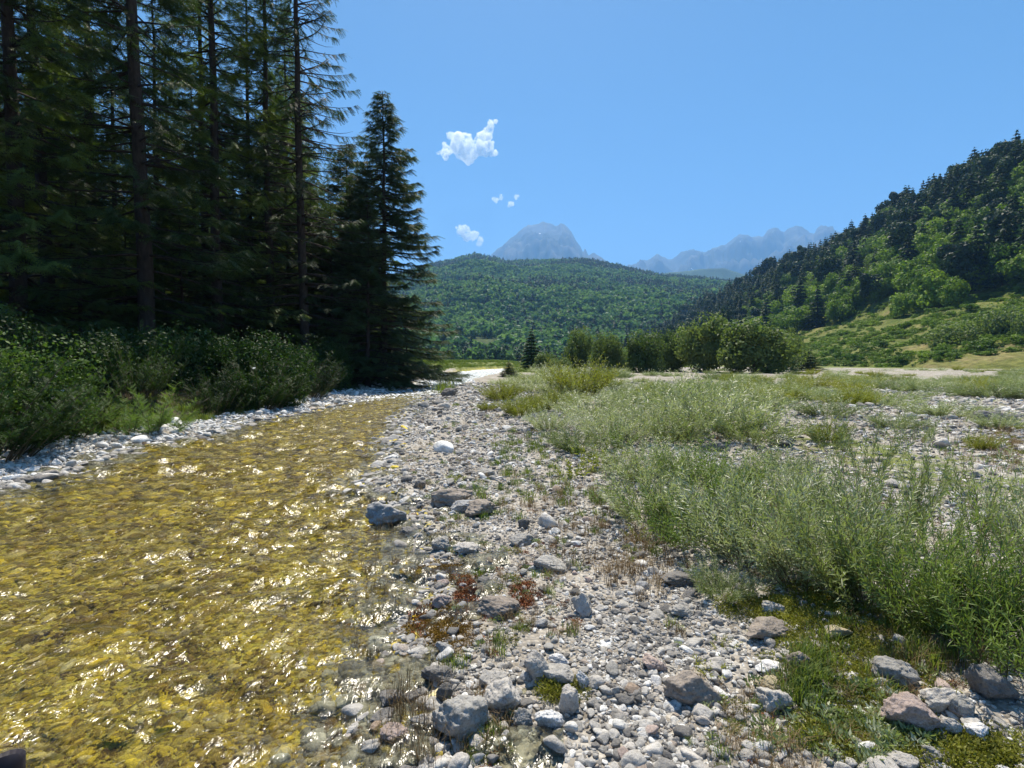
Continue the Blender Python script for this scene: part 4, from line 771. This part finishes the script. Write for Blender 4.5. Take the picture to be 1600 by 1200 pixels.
# dead branches
def branch(pts, r0, label, forks=()):
    Pm = [tube(np.array(pts), np.linspace(r0, r0 * .35, len(pts)), 7)] + [tube(np.array(f), np.linspace(r0 * .5, r0 * .15, len(f)), 5) for f in forks]
    return tag(obj('dead_branch', M_('dead_branch', join(Pm), M['deadwood'], True)), label, 'branch')
a0, a1 = gpx(285, 652), px(326, 622, .62); mid = (a0 + a1) / 2
branch([a0 + [-.5, 0, -.02], a0, mid + [0, 0, .03], a1], .03, 'bare pale dead branch sticking up from the bank over the gravel', [[mid, mid + [.15, -.1, .12]], [a0 + [0, 0, .02], a0 + [.6, -.1, .10]]])
b0, b1 = gpx(645, 878), gpx(662, 845)
branch([b0 + [0, 0, .01], (b0 + b1) / 2 + [-.03, 0, .10], b1 + [0, 0, .12], b1 + [.06, .02, .06]], .008, 'thin pale curved twig standing in the shallow water')
# ------------------------------------------------------------------ boot at the lower left corner
bk = plain_mat('dark_boot_leather', (.012, .010, .016), .55, .2, 20); bs_ = plain_mat('boot_sole', (.02, .018, .018), .8, .2, 30)
p = px(14, 1190, .0); r = empty('boot', (p[0], p[1], ground_at(p[0], p[1]) + .02), R(38))
V, F = ICO[4]; V = V.copy(); t = np.clip((V[:, 1] + 1) / 2, 0, 1); prof = .62 + .38 * np.sin(t * np.pi); W = np.stack([V[:, 0] * .062 * prof * 1.1, V[:, 1] * .15, np.where(V[:, 2] > 0, V[:, 2] * (.075 + .05 * (1 - t)), V[:, 2] * .03) + .06], 1)
obj('upper', mesh('upper', W, F, bk, True), r)
obj('shaft', M_('shaft', tube(np.array([[0, -.07, .08], [0, -.08, .16], [0, -.085, .26], [0, -.083, .262]]), np.array([.052, .056, .06, .045]), 16), bk, True), r)
a = np.linspace(0, 2 * np.pi, 24, endpoint=False); o2 = np.stack([np.sin(a) * .066 * (1 + .12 * np.cos(a)), np.cos(a) * .158], 1)
V = np.concatenate([np.column_stack([o2, np.full(24, z)]) for z in (0., .028)] + [np.array([[0, 0, 0.], [0, 0, .028]])]); F = []
for i in range(24): j = (i + 1) % 24; F += [[i, j, 24 + j], [i, 24 + j, 24 + i], [48, j, i], [49, 24 + i, 24 + j]]
obj('sole', mesh('sole', V, np.array(F), bs_), r); tag(r, 'dark rounded boot toe poking into the bottom left corner over the water', 'boot')
# ------------------------------------------------------------------ white house on the far hill
hw = plain_mat('white_render', (.75, .75, .72), .8, .05, .5); hr = plain_mat('roof_sheet', (.45, .42, .40), .7, .1, 1.); hd = plain_mat('dark_opening', (.04, .04, .05), .4, .1, 1.)
A_, E_ = elev_px(987, 455); Qh = 1150.; zz = math.tan(E_) * Qh + CAMZ; r = empty('house', (math.sin(A_) * Qh, math.cos(A_) * Qh, zz), .3)
def box(a, b): 
    V = np.array([[x, y, z] for x in (a[0], b[0]) for y in (a[1], b[1]) for z in (a[2], b[2])]); F = np.array([[0, 1, 3, 2], [4, 6, 7, 5], [0, 4, 5, 1], [2, 3, 7, 6], [0, 2, 6, 4], [1, 5, 7, 3]]); return V, F
obj('wall', mesh('wall', *box((-5, -4, -8), (5, 4, 5)), mat=hw), r)
obj('roof', mesh('roof', [(-5.6, -4.6, 5.05), (5.6, -4.6, 5.05), (5.6, 4.6, 5.05), (-5.6, 4.6, 5.05), (-5.6, 0, 7.6), (5.6, 0, 7.6)], np.array([[0, 1, 5], [0, 5, 4], [2, 3, 4], [2, 4, 5], [1, 2, 5], [3, 0, 4], [0, 3, 2], [0, 2, 1]]), hr), r)
for x_ in (-3, 0, 3): obj('window', mesh('window', *box((x_ - .6, -4.08, 1.2), (x_ + .6, -4.02, 2.9)), mat=hd), r)
tag(r, 'tiny white house alone in the wood on the far hill', 'house')
# ------------------------------------------------------------------ water
def water_mat():
    m, N, L, out = newmat('stream_water'); g_ = N.new('ShaderNodeNewGeometry'); P = g_.outputs['Position']
    mp = N.new('ShaderNodeMapping'); mp.inputs['Scale'].default_value = (1, .55, 1); L.new(P, mp.inputs[0])
    na = noise(N, L, mp.outputs[0], 16, 3, .6, .6); nb = noise(N, L, mp.outputs[0], 5, 3, .6, .8)
    b = N.new('ShaderNodeBump'); b.inputs['Strength'].default_value = 1.; b.inputs['Distance'].default_value = .03
    L.new(mth(N, L, 'ADD', mth(N, L, 'MULTIPLY', na.outputs[0], .55), nb.outputs[0]), b.inputs['Height'])
    fr = N.new('ShaderNodeFresnel'); fr.inputs[0].default_value = 1.33; L.new(b.outputs[0], fr.inputs['Normal'])
    tr = N.new('ShaderNodeBsdfTransparent'); tr.inputs[0].default_value = (.95, .965, .85, 1)
    rf = N.new('ShaderNodeBsdfRefraction'); rf.inputs['IOR'].default_value = 1.33; rf.inputs['Roughness'].default_value = 0; rf.inputs[0].default_value = (.95, .965, .85, 1); L.new(b.outputs[0], rf.inputs['Normal'])
    gl = N.new('ShaderNodeBsdfGlossy'); gl.inputs['Roughness'].default_value = .22; L.new(b.outputs[0], gl.inputs['Normal'])
    m1 = N.new('ShaderNodeMixShader'); m1.inputs[0].default_value = .38; L.new(tr.outputs[0], m1.inputs[1]); L.new(rf.outputs[0], m1.inputs[2])
    m2 = N.new('ShaderNodeMixShader'); L.new(fr.outputs[0], m2.inputs[0]); L.new(m1.outputs[0], m2.inputs[1]); L.new(gl.outputs[0], m2.inputs[2])
    fo = N.new('ShaderNodeAttribute'); fo.attribute_name = 'foam'
    fn = noise(N, L, mp.outputs[0], 7, 6, .72, .5); ff = mth(N, L, 'ADD', fn.outputs[0], mth(N, L, 'MULTIPLY', fo.outputs['Fac'], .17)); fr2 = ramp(N, [(.66, (0, 0, 0)), (.74, (1, 1, 1))]); L.new(ff, fr2.inputs[0])
    df = N.new('ShaderNodeBsdfDiffuse'); df.inputs[0].default_value = (.85, .88, .9, 1); L.new(b.outputs[0], df.inputs['Normal'])
    m3 = N.new('ShaderNodeMixShader'); L.new(fr2.outputs[0], m3.inputs[0]); L.new(m2.outputs[0], m3.inputs[1]); L.new(df.outputs[0], m3.inputs[2]); L.new(m3.outputs[0], out.inputs[0]); return m
g = np.random.default_rng(60)
def waves(X, Y):
    z = 0; Xw = X + .04 * n2(X, Y, .35, 2, 101.); Yw = Y + .05 * n2(X, Y, .4, 2, 103.)
    for i in range(46):
        lam = .07 * (12 ** (i / 45)); th = g.normal() * .75 + math.pi / 2 + .35; kx, ky = math.cos(th) / lam * 6.283, math.sin(th) / lam * 6.283
        z = z + lam * .0085 * np.sin(kx * Xw + ky * Yw + g.uniform(0, 6.28)) 
    return 1.4 * z * (1 + .8 * np.clip(n2(X, Y, 1.1, 3, 105.), -.8, 1))
azw = np.radians(np.arange(-64, 6, .16)); rw = np.concatenate([np.geomspace(.7, 45, 620), np.geomspace(45.5, 130, 40)]); X, Y, F = polar(azw, rw); a, b, c = chan(X, Y)
keep = ((a > -.5) & (b > -.6)).ravel(); fk = keep[F].all(1); F = F[fk]; used = np.unique(F); mp_ = np.zeros(X.size, int); mp_[used] = np.arange(len(used)); F = mp_[F]
fz = waves(X, Y); foam = np.clip(sm(Y, 17, 26) * .9 + sm(a, 1.6, .4) * sm(Y, 13, 17) * .5, 0, 1) + .25 * sm(np.hypot(X, Y), 0, 100) - .25 * sm(Y, 12, 6)
V = np.stack([X, Y, WATER_Z + fz], -1).reshape(-1, 3)[used]
tag(obj('water', mesh('water', V, F, water_mat(), True, {'foam': foam.ravel()[used]})), kind='structure')
# ------------------------------------------------------------------ clouds (above the haze)
def cloud(pts, alt, label):
    """a heap of puffs seen through the given photo pixels (x, y, radius px)"""
    m, N, L, out = newmat('cloud_vapour'); tc = N.new('ShaderNodeTexCoord'); pv = N.new('ShaderNodeVolumePrincipled'); pv.inputs['Color'].default_value = (1, 1, 1, 1); pv.inputs['Anisotropy'].default_value = .3
    xm = sum(q[0] for q in pts) / len(pts); ym = sum(q[1] for q in pts) / len(pts); A_, E_ = elev_px(xm, ym); D_ = (alt - CAMZ) / math.tan(E_); c0 = np.array([math.sin(A_) * D_, math.cos(A_) * D_, alt])
    K = D_ / math.cos(E_) / 800 * math.hypot(1, (xm - 800) / 800); rt = np.array([math.cos(A_), -math.sin(A_), 0]); Pm = []
    for i, (x, y, r_) in enumerate(pts):
        for j in range(5):
            d = g.normal(size=3) * r_ * .45; rr = r_ * g.uniform(.35, .7); V, F = ICO[3]; nz = 1 + .35 * fbm(V * 1.8 + i * 3 + j * 7, 4)
            Pm.append(((V * nz[:, None] * rr + np.array([0, d[1], d[2]])) * K + rt * (x - xm + d[0]) * K + np.array([0, 0, 1.]) * (ym - y) * K, F))
    n = noise(N, L, tc.outputs['Object'], 1 / (K * 9), 6, .65); rr_ = ramp(N, [(.38, (0, 0, 0)), (.62, (1, 1, 1))]); L.new(n.outputs[0], rr_.inputs[0]); L.new(mth(N, L, 'MULTIPLY', rr_.outputs[0], 6 / (K * 16)), pv.inputs['Density']); L.new(pv.outputs[0], out.inputs['Volume'])
    o = obj('cloud', M_('cloud', join(Pm), m, True), None, tuple(c0)); tag(o, label, 'cloud')
CLOUD_ALT = 3600
cloud([(732, 218, 20), (745, 228, 18), (725, 232, 16), (712, 226, 12), (757, 235, 10), (738, 240, 14), (700, 230, 6)], CLOUD_ALT, 'largest white puffy cloud in the blue sky above the peak')
cloud([(692, 242, 8), (685, 238, 4)], CLOUD_ALT, 'small white wisp at the lower left of the largest cloud')
cloud([(766, 195, 7), (765, 203, 6)], CLOUD_ALT, 'small white wisp at the upper right of the largest cloud')
cloud([(728, 362, 12), (738, 370, 11), (750, 375, 8), (720, 357, 5)], CLOUD_ALT, 'low white cloud just above the wooded hill left of the peak')
cloud([(775, 311, 5), (783, 308, 4)], CLOUD_ALT, 'faint cloud fleck, left one of the pair above the peak')
cloud([(800, 321, 5), (806, 307, 4)], CLOUD_ALT, 'faint cloud fleck, right one of the pair above the peak')
# ------------------------------------------------------------------ haze
hm, N, L, out = newmat('haze_air'); pv = N.new('ShaderNodeVolumePrincipled'); pv.inputs['Color'].default_value = (.26, .54, .97, 1); pv.inputs['Density'].default_value = 1.2e-4; pv.inputs['Anisotropy'].default_value = .2; L.new(pv.outputs[0], out.inputs['Volume'])
tag(obj('haze', mesh('haze', *box((-11500, -11500, -60), (11500, 11500, 2350)), mat=hm)), kind='stuff')
